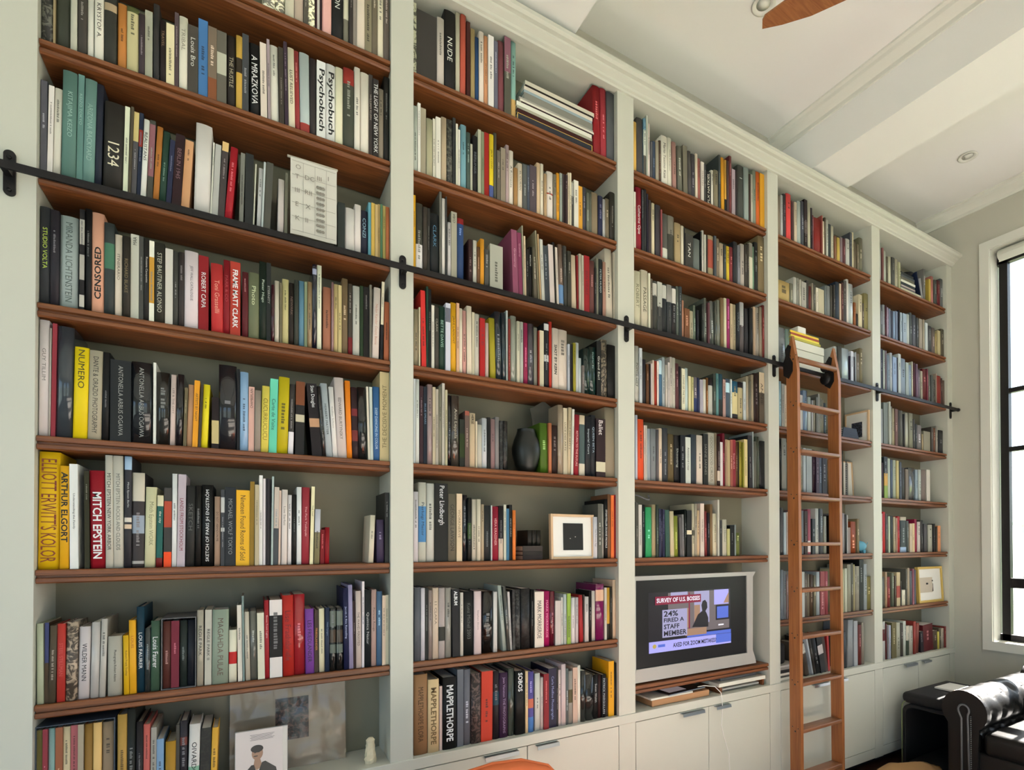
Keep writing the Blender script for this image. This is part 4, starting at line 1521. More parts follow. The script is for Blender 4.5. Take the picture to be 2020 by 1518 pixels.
def put_book(mc, mp, mi, q, mx, rnd):
    x, w, h, lean, y, col, fl, bands, title = q
    d = min(BACK-.006-y, (.115+.07*rnd.random())*(1 if h > .2 else .85)+(.03 if h > .27 else 0))
    m = 'mottle' if 'm' in fl else 'gloss' if 'g' in fl else 'cover'
    c = alb(col); t = min(.0024, w*.2); soft = w < .012 or rnd.random() < .25
    hp = h-(.0006 if soft else .004); z0 = 0 if soft else .003
    n = 1 if w < .008 else 6; bulge = (.0 if (soft or w < .013) else min(.004, w*.12)) if 'g' not in fl else min(.005, w*.18)
    if 'g' in fl: n = 8
    F = [(w*k/n, bulge*(2*k/n-1)**2) for k in range(n+1)]
    ring = F+[(w, bulge+.003), (0, bulge+.003)]
    lv = sorted({0, 1} | {1-b[1] for b in bands} | {1-b[2] for b in bands})
    V = [[mc.bm.verts.new(mx @ Vector((a, b, h*f))) for a, b in ring] for f in lv]; N = len(ring)
    for k in range(len(lv)-1):
        fm = 1-(lv[k]+lv[k+1])/2; cc = c
        for b in bands:
            if b[1] <= fm <= b[2]: cc = alb(b[0])
        mc.use(m, cc)
        for i in range(N): mc.face([V[k][i], V[k][(i+1) % N], V[k+1][(i+1) % N], V[k+1][i]], bulge > 0 and i < n)
    mc.use(m, c); mc.face(V[0][::-1]); mc.face(V[-1])
    mc.box(0, t, bulge+.002, d, 0, h, mx).box(w-t, w, bulge+.002, d, 0, h, mx)
    mp.use('pages' if rnd.random() < .6 else 'page_white', None).box(t, w-t, bulge+.003, d-(0 if soft else .004), z0, hp, mx)
    lum = sum(c)/3
    if title and mi is not None:
        hexc, tk, body = title; mi.use('ink', alb(hexc))
        wd = textmesh(body); ht = min(tk*.64*w, w*.86); L = wd[2]*ht/wd[3]
        if 'a' in fl and body not in ('NUMERO',): L = min(L*.95, h*.5)
        else: L = max(min(L*1.05, h*.86), min(h*.42, L*1.6))
        if body in ('Psychobuch', 'CENSORED', 'MAPPLETHORPE', 'NUDE', '1234', 'FLX NATKIEL'): L = h*{'Psychobuch': .8, 'CENSORED': .52, 'MAPPLETHORPE': .78, 'NUDE': .3, '1234': .27, 'FLX NATKIEL': .9}[body]
        if body.startswith(('ELLIOTT', 'ARTHUR', 'MITCH EPSTEIN', 'THE LIGHT', 'SKETCH OF', 'MAPPLETHORPE F', 'MARK MORR', 'MITCH E')): L = h*(.88 if body[:3] in ('ELL', 'SKE', 'THE') else .68)
        yy = -.0006 if not bulge else -.0006+bulge*(ht/w)**2*.0
        top = h*.03 if 'a' in fl else (h-L)/2 if L > h*.6 else h*(.16+.15*rnd.random())
        if body == 'NUDE': top = h*.34
        if body == '1234': top = h*.46
        if body == 'CENSORED': top = h*.34
        if body.startswith('MITCH EPSTEIN') and len(body) < 14: top = h*.22
        if body.startswith('ARTHUR'): top = h*.06
        if body in UP: O, ex, ey = Vector((w/2+ht/2, yy, h-top-L)), Vector((0, 0, 1)), Vector((-1, 0, 0))
        else: O, ex, ey = Vector((w/2-ht/2, yy, h-top)), Vector((0, 0, -1)), Vector((1, 0, 0))
        R = mx.to_3x3(); put_text(mi, body, mx @ O, R @ ex, R @ ey, L, ht)
    elif mi is not None and w > .008 and rnd.random() < .62 and 'm' not in fl:
        mi.use('ink', tuple(v*.28 for v in c) if lum > .16 else tuple(min(.7, v*3+.12) for v in c))
        cw = w*(.22+.16*rnd.random()); cx = w/2; zt = h*(.55+.35*rnd.random()); ze = zt-h*(.15+.3*rnd.random())
        while zt > max(ze, h*.08):
            s = cw*(.35+.4*rnd.random()); rr = rnd.random()
            if rr > .16: mi.face([mx @ Vector(p) for p in ((cx-cw/2, -.0005, zt-s), (cx+cw*(.1+.4*rr), -.0005, zt-s), (cx+cw*(.1+.4*rr), -.0005, zt), (cx-cw/2, -.0005, zt))])
            zt -= s*1.45
    return d
BOOKS = []
for ln in DATA.strip().split('\n'):
    if ln[0] == '#': key = (int(ln[1])-1, int(ln[2])); continue
    p = ln.split(); x, w, h, l, y = (float(v)/1000 for v in p[:5]); bands = []; title = None; fl = 'I' if p[6] == '1' else ''; k = 7
    while k < len(p):
        if p[k] == 'band': bands.append((p[k+1], float(p[k+2]), float(p[k+3]))); k += 4
        elif p[k] == 'title': title = (p[k+1], float(p[k+2]), p[k+3].replace('_', ' ')); k += 4
        else: fl += p[k][0]; k += 1
    BOOKS.append((key, (x, w, h, l, y, p[5], fl, bands, title)))
def lean_mx(w, h, lean):
    a = math.asin(max(-.5, min(.5, lean/h))); P = Vector((w if lean > 0 else 0, 0, 0))
    return Matrix.Translation(P) @ Matrix.Rotation(a, 4, 'Y') @ Matrix.Translation(-P)
ORD = ['', 'first', 'second', 'third', 'fourth', 'fifth', 'sixth', 'seventh', 'eighth', 'ninth']+['%dth' % i if i % 10 not in (1, 2, 3) or i in (11, 12, 13) else '%d%s' % (i, {1: 'st', 2: 'nd', 3: 'rd'}[i % 10]) for i in range(10, 70)]
used = {}
rest = MB()
byrow = {}
for k, q in BOOKS: byrow.setdefault(k, []).append(q)
rown = ['top shelf', 'second shelf', 'third shelf', 'fourth shelf', 'fifth shelf', 'sixth shelf', 'seventh shelf', 'cabinet top']
bayn = ['leftmost bay', 'second bay', 'television bay', 'ladder bay', 'window bay']
for (bi, ri), L in byrow.items():
    z = SZ[ri] if ri < 7 else DECK
    desc = []
    for q in L:
        th = 'thick' if q[1] > .027 else 'thin' if q[1] < .011 else ''
        ht = 'tall' if q[2] > .30 else 'short' if q[2] < .20 else ''
        desc.append((' '.join(s for s in (th, ht, shade_name(q[5])) if s), shade_name(q[5])))
    cnt = {}
    for i, (d, c) in enumerate(desc):
        kk = (d, desc[i-1][1] if i else '', desc[i+1][1] if i < len(L)-1 else ''); cnt[kk] = cnt.get(kk, 0)+1
    for i, q in enumerate(L):
        rnd = random.Random(bi*1000+ri*100+i)
        zz = z+.0006
        if 'c' in q[6]: zz += .004; q = q[:4]+(q[4]+.006,)+q[5:]
        if 'I' not in q[6]:
            put_book(rest, rest, rest, q, Matrix.Translation((q[0], q[4], zz)) @ lean_mx(q[1], q[2], q[3]), rnd); continue
        root = thing('book', (q[0], q[4], zz), None, None)
        mc, mp, mi = MB(), MB(), MB(); lm = lean_mx(q[1], q[2], q[3])
        put_book(mc, mp, mi, q, lm, rnd)
        mc.build('cover', root); mp.build('pages', root)
        if len(mi.bm.faces): mi.build('lettering', root, recalc=False)
        d, c = desc[i]; a = desc[i-1][1] if i else 'the upright'; b = desc[i+1][1] if i < len(L)-1 else 'the upright'
        place = '%s of %s' % (rown[ri], bayn[bi])
        if 'm' in q[6]: d += ' patterned'
        if 'g' in q[6]: d = 'plastic-wrapped '+d
        if q[8] and q[8][2] in SAFE and q[8][2] != 'Psychobuch': lab = '%s book lettered %s, %s' % (d, q[8][2], place)
        elif q[8] and q[8][2] == 'Psychobuch': lab = '%s of two white books lettered Psychobuch, %s' % ('left' if desc[i+1][0] == desc[i][0] and L[i+1][8] and L[i+1][8][2] == 'Psychobuch' else 'right', place)
        elif cnt[(desc[i][0], desc[i-1][1] if i else '', desc[i+1][1] if i < len(L)-1 else '')] == 1:
            lab = '%s book between %s and %s, %s' % (d, a, b, place)
        else: lab = '%s book next to %s, %s from left, %s' % (d, a, ORD[i+1], place)
        if lab in used: lab = '%s book, %s from left on %s' % (d, ORD[i+1], place)
        used[lab] = 1
        tag(root, lab, 'book', 'books on the '+place)
    nb = [q for q in L if 'c' in q[6]]
    if nb:
        x0, x1 = max(PX[bi][0]+.0006, nb[0][0]-.0035), nb[-1][0]+nb[-1][1]+.0035; H = max(q[2] for q in nb)+.014; t = .0024
        s = B('steel_grey' if ri == 6 else 'slip'); dd = .175
        s.box(x0, x0+t, 0, dd, 0, H).box(x1-t, x1, 0, dd, 0, H).box(x0+t, x1-t, 0, dd, H-t, H).box(x0+t, x1-t, 0, dd, 0, t).box(x0+t, x1-t, dd-t, dd, t, H-t)
        o = s.build('slipcase', None, (0, .020, z+.0006))
        tag(o, ('grey slipcase holding four slim volumes' if ri == 6 else 'large dark blue slipcase of ten faded volumes')+', '+rown[ri]+' of leftmost bay', 'slipcase')
o = rest.build('remaining_books', None); tag(o, 'the many further books standing on the shelves of all five bays', 'books', kind='stuff')
# ---------------------------------------------------------------- piles and things lying on the shelves
def flat_book(x0, x1, y0, d, z, t, col, label, group, m='cover', hard=True, name='book', rz=0):
    o = thing(name, ((x0+x1)/2, y0, z), label, 'book' if name == 'book' else 'box', group, rz); w = x1-x0; c = alb(col) if isinstance(col, str) else col
    k = B(m, c); e = min(.002, t*.2)
    k.box(-w/2, w/2, 0, d, 0, e).box(-w/2, w/2, 0, d, t-e, t).box(-w/2, w/2, 0, .003, e, t-e); k.build('cover', o)
    B('page_white').box(-w/2+.003, w/2-.003, .003, d-.003, e, t-e).build('pages', o)
    return o
# television bay 2 top shelf: pile of large flat books beside red ones
z = SZ[0]+.0006; G = 'flat pile of large books on the top shelf of the second bay'
pile = [(1.018, 1.419, .034, '383c48', 'dark slate boxed book with a gold border at the bottom of the pile'), (1.020, 1.420, .020, '500018', 'dark red flat book lying on the slate one in the top pile'),
        (1.018, 1.418, .012, '989888', 'grey flat book between the dark red and the white one'), (1.016, 1.416, .018, 'd0d0c4', 'white flat book, fourth from the bottom of the top pile'),
        (1.040, 1.426, .007, '401820', 'very thin maroon flat book above the white one'), (1.034, 1.428, .009, 'c8c4b8', 'pale thin flat book with its end sticking out right'),
        (1.028, 1.424, .008, '98948c', 'thin grey flat book in the middle of the top pile'), (1.052, 1.420, .030, '808078', 'thick mid grey flat volume in the upper top pile'),
        (1.052, 1.418, .012, '8898a0', 'bluish grey flat book near the top of the pile'), (1.053, 1.420, .016, 'c0b8ac', 'cream flat book third from top of the pile'),
        (1.060, 1.426, .009, '2c1c1c', 'thin dark flat book under the topmost one'), (1.058, 1.430, .018, 'b8b4a4', 'pale grey flat book lying topmost of the pile near the cornice')]
for x0, x1, t, c, lab in pile:
    o = flat_book(x0, x1, .02, .165, z, t, c, lab, G)
    if c == '383c48':
        m = B('gold'); w = x1-x0
        for b in ((-w/2, w/2, .001, .003), (-w/2, w/2, t-.003, t-.001), (-w/2, -w/2+.004, .001, t-.001), (w/2-.004, w/2, .001, t-.001)): m.box(b[0], b[1], -.0008, -.0001, b[2], b[3])
        m.build('gold_border', o)
    z += t+.0003
# ladder bay, third shelf: boxes behind the ladder
z = SZ[2]+.0006; G = 'boxes piled behind the top of the ladder'
for x0, x1, t, c, nm, lab in ((2.985, 3.224, .068, 'd0ccbc', 'box', 'cream cardboard box at the bottom of the pile behind the ladder'), (2.965, 3.234, .0, '', '', ''),
                              (2.955, 3.236, .048, 'd0ccbc', 'box', 'cream cardboard box in the middle of the pile behind the ladder'), (2.935, 3.240, .052, 'd4d0c0', 'box', 'upper cream cardboard box with a yellow book on it')):
    if not nm: z += .0; continue
    o = tag(B('cream_box').rbox(x0, x1, .022, .19, z, z+t, .003).build('box'), lab, 'box', G); z += t+.003
for x0, x1, t, c, lab in ((2.915, 3.205, .014, 'a8a040', 'olive yellow flat book lying on the cream boxes'), (2.905, 3.190, .012, 'd8c040', 'bright yellow flat book above the olive one'), (2.905, 3.188, .014, 'a84828', 'rust red flat book sandwiched between yellow ones'), (2.900, 3.186, .012, 'e0b030', 'golden yellow flat book topmost on the cream boxes')):
    flat_book(x0, x1, .024, .15, z, t, c, lab, 'yellow and rust books on the cream boxes'); z += t+.0003
tag(B('white', None).rbox(2.985, 3.065, .03, .12, z, z+.045, .006).build('tissue_box'), 'small pale box on top of the yellow books under the shelf', 'box')
# window bay, top shelf: pile and black thing on it, leaning blue folders
z = SZ[0]+.0006; G = 'flat pile on the top shelf of the window bay'
for x0, x1, t, c, lab in ((4.178, 4.470, .022, 'b0ac94', 'long cream flat book at the bottom of the window bay pile'), (4.185, 4.385, .012, '605c64', 'grey flat book second from the bottom, window bay pile'), (4.185, 4.384, .010, 'a89c94', 'pale thin flat book third from the bottom, window bay pile'),
                          (4.185, 4.380, .022, '303c44', 'dark slate flat book in the lower middle, window bay pile'), (4.185, 4.386, .018, 'c0c0b4', 'white flat book in the middle, window bay pile'), (4.185, 4.372, .020, '686454', 'olive grey flat book above the white one, window bay pile'),
                          (4.188, 4.376, .016, '50585c', 'steel grey flat book near the top, window bay pile'), (4.190, 4.360, .020, '2c3438', 'black flat book topmost of the window bay pile')):
    flat_book(x0, x1, .022, .15, z, t, c, lab, G); z += t+.0003
m = B('cloth_black'); rr = random.Random(4)
m.loft([[Vector((4.20+.11*f+.0*k, .10+.05*math.cos(2*math.pi*k/12)*math.sin(math.pi*(.12+.8*f)), z+.022+.020*math.sin(2*math.pi*k/12)*math.sin(math.pi*(.12+.8*f))*(1+.2*math.sin(k*3)))) for k in range(12)] for f in [i/8 for i in range(9)]])
m.loft([[Vector((4.30+.02*f, .08+.045*math.cos(2*math.pi*k/8)*(1+.3*f), z+.022+.020*math.sin(2*math.pi*k/8)*(1+.2*f))) for k in range(8)] for f in (0, 1, 2)])
tag(m.build('bag'), 'small black rounded bag lying on the flat pile, window bay', 'bag')
for i, (x, w, h, an, c, lab) in enumerate(((4.480, .006, .215, -.32, '1c2c50', 'navy folder leaning left, top shelf of window bay'), (4.500, .005, .17, -.22, 'a8a8a8', 'thin pale folder leaning beside the navy one, window bay'))):
    o = B('cover', alb(c)).box(-w, 0, 0, .15, 0, h, Matrix.Rotation(an, 4, 'Y')).build('folder', None, (x+.015, .03, SZ[0]+.002)); tag(o, lab, 'folder')
# second bay: dark boxed books beside the framed print
z = SZ[5]+.0006; G = 'dark old volumes beside the framed portrait'
for i, (x0, x1, t, c) in enumerate(((1.056, 1.156, .020, '403434'), (1.056, 1.156, .018, '38302c'), (1.056, 1.156, .024, '48403c'))):
    flat_book(x0, x1, .045, .12, z, t, c, '%s dark brown flat volume left of the framed portrait' % ('lowest', 'middle', 'upper')[i], G); z += t+.0004
for i, (x0, w) in enumerate(((1.088, .022), (1.112, .020), (1.134, .020))):
    r = thing('book', (x0, .06, z), '%s small dark upright volume on the dark flat pile' % ('left', 'middle', 'right')[i], 'book', G); a, b = MB(), MB()
    put_book(a, b, None, (0, w, .072, 0, .09, '34302a', '', [], None), Matrix.Identity(4), random.Random(i)); a.build('cover', r); b.build('pages', r)
# framed things
def framed(x0, x1, z0, z1, y, depth, fr, frm, label, mat_w, art, lean=.06, name='framed_print', cat='framed print', rz=0):
    o = thing(name, ((x0+x1)/2, y, z0), label, cat, None, rz); o.rotation_euler.x = -lean; w = (x1-x0)/2; h = z1-z0
    m = B(frm)
    for b in ((-w, -w+fr, 0, h), (w-fr, w, 0, h), (-w+fr, w-fr, 0, fr), (-w+fr, w-fr, h-fr, h)): m.rbox(b[0], b[1], 0, depth, b[2], b[3], .0015)
    m.build('frame', o); B('white').box(-w+fr, w-fr, depth*.4, depth*.5, fr, h-fr).build('mount', o)
    a0, a1, b0, b1 = art; pic = MB().use('mottle', (.05, .05, .055)); pic.box(-w+2*w*a0, -w+2*w*a1, depth*.4-.0015, depth*.4-.0002, h*b0, h*b1); pic.build('picture', o)
    return o, w, h
o, w, h = framed(1.190, 1.428, SZ[5], SZ[5]+.213, .022, .022, .012, 'pine', 'light wood frame with a dark square portrait photograph, second bay', 0, (.29, .75, .2, .8), .03)
M['dk'] = mat('dark_print', (.018, .02, .022), .25); o.children[2].data.materials[0] = M['dk']
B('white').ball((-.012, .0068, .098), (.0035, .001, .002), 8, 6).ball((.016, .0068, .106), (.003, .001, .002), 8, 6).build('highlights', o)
o, w, h = framed(4.440, 4.815, SZ[6], SZ[6]+.282, .035, .025, .018, 'yellow_wood', 'yellow framed print with a white mount, window bay, seventh shelf', 0, (.0, .60, .28, .70), .05) if M.setdefault('yellow_wood', mat('yellow_frame', (.58, .40, .10), .45)) else 0
o.children[2].data.materials[0] = M['sand'] = mat('sand_print', (.50, .44, .36), .5)
B('black').box(-.060, -.030, .0076, .0084, h*.50, h*.55).prism([(.030, h*.30), (.045, h*.30), (.045, h*.52), (.040, h*.52), (.040, h*.42)], .0076, .0084, 'Y').box(.030, .045, .0076, .0084, h*.58, h*.62).build('print_marks', o)
o, w, h = framed(3.60, 3.886, SZ[4], SZ[4]+.265, .14, .018, .007, 'pine', 'thin pale wood frame with a small upright photograph, ladder bay', 0, (.22, .44, .22, .74), .05)
o.location.x -= .13
# large picture seen edge-on in the ladder bay
o = thing('framed_print', (3.742, .02, SZ[3]), 'large framed print turned sideways against the upright, ladder bay fourth shelf', 'framed print')
B('pine').box(.0, .014, 0, .012, 0, .225).box(0, .014, .17, .182, 0, .225).box(0, .014, .012, .17, .213, .225).box(0, .014, .012, .17, 0, .012).build('frame', o)
B('white').box(.004, .009, .012, .17, .012, .213).build('mount', o)
B('mottle', (.04, .045, .07)).box(.0028, .0038, .05, .13, .04, .15).build('picture', o)
z = SZ[3]+.0006
for i in range(5):
    flat_book(3.46+.004*i, 3.655-.006*i, .04, .14, z, .015, '242c48', 'navy flat album, %s in the dark blue pile of the ladder bay' % ('lowest', 'second from below', 'third from below', 'fourth from below', 'topmost')[i], 'navy albums piled in the ladder bay'); z += .0155
# spiral bound calendar and orange books in the ladder bay
o = thing('spiral_notebook', (3.49, .03, SZ[4]), 'spiral bound black photo calendar standing before the thin framed print', 'notebook'); o.rotation_euler.z = .5
B('mottle', (.05, .05, .055)).box(0, .15, 0, .006, 0, .235).build('cover', o)
sp = B('chrome')
for k in range(15): sp.lathe([(.005, -.001), (.0062, 0), (.005, .001)], (0, .003, .012+k*.015), 8, 'Z')
sp.build('spiral', o)
o = B('foil').prism([(3.44, .02), (3.47, .05), (3.475, .16), (3.43, .10)], SZ[4]+.002, SZ[4]+.30, 'Z').build('plastic_sleeve'); tag(o, 'crumpled clear plastic sleeve beside the spiral calendar', 'sleeve')
# piggy bank
p = thing('piggy_bank', (3.665, .055, SZ[5]), 'glossy turquoise ceramic piggy bank in the ladder bay', 'piggy bank'); p.rotation_euler.z = -.5; p.scale = (1.12, 1.12, 1.12)
b = B('pig').ball((0, 0, .045), (.050, .036, .034), 24, 16); b.ball((-.040, 0, .047), (.026, .025, .024), 16, 12)
b.lathe([(.006, -.072), (.011, -.070), (.012, -.055), (.013, -.045)], (0, 0, .043), 14, 'X'); b.build('body', p)
for sx, sy in ((-1, -1), (-1, 1), (1, -1), (1, 1)): B('pig').lathe([(.007, 0), (.008, .003), (.011, .022)], (sx*.026, sy*.018, 0), 10).build('leg', p)
for s in (-1, 1):
    B('pig').loft([[Vector((-.038+a*.01, s*(.014+.006*t), .062+.022*t))+Vector((bb*.010*(1-t), 0, 0)) for a, bb in ((-1, -1), (1, -1), (1, 1), (-1, 1))] for t in (0, .5, .95)]).build('ear', p)
    B('black').ball((-.060, s*.012, .054), .0025, 8, 6).build('eye', p)
B('pig').tube([(.048, 0, .05), (.056, .004, .056), (.054, -.004, .062), (.060, 0, .066)], .0022, 6).build('tail', p)
B('black').ball((-.0725, .004, .043), .0018, 8, 6).ball((-.0725, -.004, .043), .0018, 8, 6).build('nostrils', p)
# vase and dark sleeve
v = B('vase').lathe([(.030, 0), (.036, .004), (.052, .035), (.066, .085), (.067, .115), (.058, .150), (.046, .180), (.041, .198), (.043, .201), (.038, .200), (.040, .178), (.050, .15), (.05, .05), (.01, .01)], (1.088, .075, SZ[4]), 36).build('vase')
tag(v, 'dark glazed tapering vase beside a green book, second bay', 'vase')
o = B('smoke').prism([(1.150, 2.10), (1.126, 2.215), (1.200, 2.262), (1.238, 2.238), (1.236, 2.15)], .115, .118, 'Y').build('plastic_sleeve') if M.setdefault('smoke', mat('smoky_plastic', (.06, .06, .05), .15)) else 0
tag(o, 'smoky clear plastic sleeve sticking up behind the dark vase', 'sleeve')
# hanging printed sheet on the third shelf of the leftmost bay
o = thing('printed_cloth', (.197, .006, 2.696), 'off-white printed cloth calendar hung from a stick before the books, leftmost bay', 'wall calendar')
B('page_white').loft([[Vector((x, -.004+.002*math.sin(i*1.7)+.0015*math.sin(x*60), .275*i/10)) for x in (-.076, -.04, 0, .04, .076)] for i in range(11)], close=False, caps=False).loft([[Vector((x, .0-.002+.002*math.sin(i*1.7)+.0015*math.sin(x*60), .275*i/10)) for x in (-.076, -.04, 0, .04, .076)] for i in range(11)], close=False, caps=False).build('cloth', o)
B('pages').tube([(-.086, .002, .278), (.080, .002, .282)], .0045, 8).build('stick', o)
m = B('ink', (.22, .2, .17))
for r in range(6):
    m.box(-.072, .072, -.0085, -.0081, .012+r*.05, .0128+r*.05)
for c in (-.036, .002, .04): m.box(c, c+.0008, -.0085, -.0081, .01, .262)
for i, (x, zz, t) in enumerate(((-.062, .20, 'T'), (-.030, .205, 'DC'), (-.062, .15, 'III'), (-.030, .152, 'RII'), (.010, .215, 'III'), (-.06, .10, 'E'), (-.028, .10, 'X'), (-.06, .05, 'K'), (-.028, .05, 'II'), (.046, .225, '1'), (-.06, .235, 'O'))): put_text(m, t, (x, -.0095, zz), (1, 0, 0), (0, 0, 1), None, .016)
for r in range(9):
    for k in range(3): m.lathe([(.0045, -.0002), (.0055, 0), (.0045, .0002)], (.012+k*.009, -.0092, .03+r*.02), 10, 'Y')
m.build('printing', o)
# bottom left: wrapped print, picture card, stone
o = thing('mounted_print', (.13, .155, DECK), 'grey-brown mounted photograph wrapped in clear plastic, cabinet top of leftmost bay', 'mounted print'); o.rotation_euler.x = -.12
B('taupe').box(-.19, .20, 0, .006, 0, .318).build('mount', o) if M.setdefault('taupe', mat('taupe_board', (.42, .34, .25), .6)) else 0
B('mottle', (.07, .035, .025)).box(-.045, .068, -.001, -.0002, .105, .262).build('picture', o)
m = B('foil'); G_ = [[Vector((-.192+.394*i/14, -.006+.0035*noise.noise(Vector((i*.8, j*.7, 3)))*5, .318*j/12)) for i in range(15)] for j in range(13)]
m.loft(G_, close=False, caps=False); m.build('plastic_wrap', o, recalc=False)
o = thing('photo_card', (.037, .03, DECK), 'white framed card with a portrait of a dark-haired moustached person, cabinet top of leftmost bay', 'picture card'); o.rotation_euler.x = -.03
B('silver').rbox(-.079, .082, 0, .010, 0, .200, .002).build('case', o)
B('pinkish').box(-.077, .066, -.0008, 0, .002, .198).build('card', o) if M.setdefault('pinkish', mat('pale_card', (.66, .58, .56), .35)) else 0
pm = B('skin') if M.setdefault('skin', mat('printed_skin', (.36, .21, .14), .5)) else 0
def ell(m, cx, cz, rx, rz, y, n=20, a0=0, a1=2*math.pi):
    m.face([(cx+rx*math.cos(a0+(a1-a0)*k/n), y, cz+rz*math.sin(a0+(a1-a0)*k/n)) for k in range(n)][::-1])
ell(pm, -.012, .118, .017, .023, -.0012); pm.face([(-.020, -.0011, .10), (-.004, -.0011, .10), (.004, -.0011, .070), (-.014, -.0011, .060), (-.024, -.0011, .075)]); pm.build('printed_face', o, recalc=False)
pm = B('black'); ell(pm, -.013, .134, .019, .013, -.0016); ell(pm, -.017, .109, .007, .0018, -.0016); ell(pm, -.019, .121, .003, .0012, -.0016, 8); ell(pm, -.008, .122, .003, .0012, -.0016, 8)
pm.face([(x, -.0015, z_) for x, z_ in ((-.060, .002), (-.055, .050), (-.030, .080), (-.022, .080), (-.012, .045), (.002, .085), (.012, .088), (.045, .060), (.055, .002))]); pm.build('printed_hair_and_jacket', o, recalc=False)
pm = B('ink', (.12, .11, .11))
for k in range(5): pm.box(-.034+.003*(k % 2), .040-.004*(k % 3), -.0014, -.001, .182-.0045*k, .1832-.0045*k)
pm.build('small_print', o)
m = B('stone'); rr = random.Random(7)
for f in (0,):
    rings = []
    for i in range(10):
        t = i/9; rad = .021*(1.0-.22*t+.10*math.sin(t*7)) if i < 9 else .008
        rings.append([Vector((rad*math.cos(2*math.pi*k/11)*(1+rr.uniform(-.14, .14)), rad*.8*math.sin(2*math.pi*k/11)*(1+rr.uniform(-.14, .14)), .098*t+(rr.uniform(-.004, .004) if 0 < i < 9 else 0))) for k in range(11)])
    m.loft(rings, smooth=False)
tag(m.build('carved_stone', None, (.402, .045, DECK+.001)), 'small rough cream stone standing alone on the cabinet top', 'stone')
# television
o = thing('television', (2.115, .03, .857+.0005), 'widescreen television with a silver frame showing a news programme', 'television')
m = B('silver'); Z0, Z1 = .008, .552
m.prism([(-.458, Z0), (.458, Z0), (.382, Z0+.068), (-.434, Z0+.068)], -.004, .05, 'Y').prism([(-.458, Z1), (.458, Z1), (.382, Z1-.022), (-.434, Z1-.022)], -.004, .05, 'Y')
m.prism([(-.458, Z0), (-.434, Z0+.068), (-.434, Z1-.022), (-.458, Z1)], -.003, .05, 'Y').prism([(.452, Z0+.03), (.458, Z0), (.382, Z0+.068), (.382, Z1-.022), (.458, Z1), (.434, Z1-.03), (.430, Z0+.08)], -.003, .05, 'Y').build('bezel', o)
B('steel_grey').box(-.43, .43, .05, .13, .05, .53).box(-.25, .25, .055, .16, 0, .012).box(-.12, .12, .07, .12, .012, .06).build('back_and_stand', o)
B('black').box(-.434, .382, .004, .02, Z0+.066, Z1-.020).build('screen', o)
def em(n, c, e): M[n] = mat(n, tuple(v*.02 for v in c), .25, emit=c, estr=e); return n
em('tv_grey', (.20, .165, .17), .75); em('tv_sky', (.42, .40, .62), .8); em('tv_lav', (.40, .38, .82), .95); em('tv_blue', (.10, .16, .62), .9); em('tv_dark', (.02, .018, .022), 1); em('tv_maroon', (.24, .02, .05), .9); em('tv_white', (.9, .85, .95), .9); em('tv_tan', (.42, .25, .16), .8); em('tv_gold', (.55, .42, .10), .8)
pc = MB(); TX = lambda f: -.348+.600*f; TZ = lambda f: .148+.315*f
def R(m, a, b, c, d, l=0): pc.use(m).face([(TX(a), .0036-l*.0006, TZ(c)), (TX(b), .0036-l*.0006, TZ(c)), (TX(b), .0036-l*.0006, TZ(d)), (TX(a), .0036-l*.0006, TZ(d))])
R('tv_dark', 0, 1, 0, 1); R('tv_grey', .22, .98, .28, .98, 1); R('tv_sky', .25, .45, .88, .985, 2); R('tv_sky', .53, .72, .42, .98, 2); R('tv_grey', .72, .77, .3, .98, 3); R('tv_lav', .78, .97, .72, .985, 3); R('tv_tan', .25, .46, .36, .70, 2); R('tv_tan', .53, .60, .35, .74, 3)
R('tv_maroon', .46, .475, .3, .97, 4); R('tv_dark', .80, .98, .44, .71, 4); R('tv_blue', .815, .965, .47, .68, 5); R('tv_tan', .42, .68, .22, .34, 5); R('tv_maroon', .07, .61, .79, .93, 6)
R('tv_sky', .15, .44, .235, .70, 6); R('tv_blue', .44, 1, .19, .25, 4); R('tv_lav', 0, 1, .0, .185, 5); R('tv_blue', .80, 1, .03, .185, 6); R('tv_blue', .1, .18, .085, .13, 6); R('tv_grey', .82, .91, .30, .38, 6); R('tv_white', .83, .90, .34, .365, 7)
def P(m, pts, l): pc.use(m).face([(TX(a), .0036-l*.0006, TZ(b)) for a, b in pts])
P('tv_dark', [(.50, .36), (.70, .34), (.70, .50), (.68, .58), (.665, .62), (.69, .68), (.685, .77), (.66, .82), (.63, .80), (.615, .73), (.625, .63), (.57, .57), (.53, .45)], 7)
P('tv_gold', [(.06+.022*math.cos(a*.6), .108+.036*math.sin(a*.6)) for a in range(10)], 7); P('tv_tan', [(.90, .74), (.97, .74), (.97, .93)], 5)
def T(m, s, a, b, hgt, L=None): pc.use(m); put_text(pc, s, (TX(a), -.0012, TZ(b)), (1, 0, 0), (0, 0, 1), L*.6 if L else None, hgt*.315, 1)
T('tv_white', 'SURVEY OF U.S. BOSSES', .085, .825, .075, .51); T('tv_white', '', 0, 0, .01) if 0 else None
T('tv_dark2', '24%', .165, .585, .095, .165) if M.setdefault('tv_dark2', M['tv_dark']) else 0
T('tv_dark', 'FIRED A', .165, .49, .07, .235); T('tv_dark', 'STAFF', .165, .375, .08, .18); T('tv_dark', 'MEMBER', .165, .26, .085, .265); T('tv_dark', 'AXED FOR ZOOM MISTAKES?', .27, .055, .075, .53)
pc.build('picture', o, recalc=False)
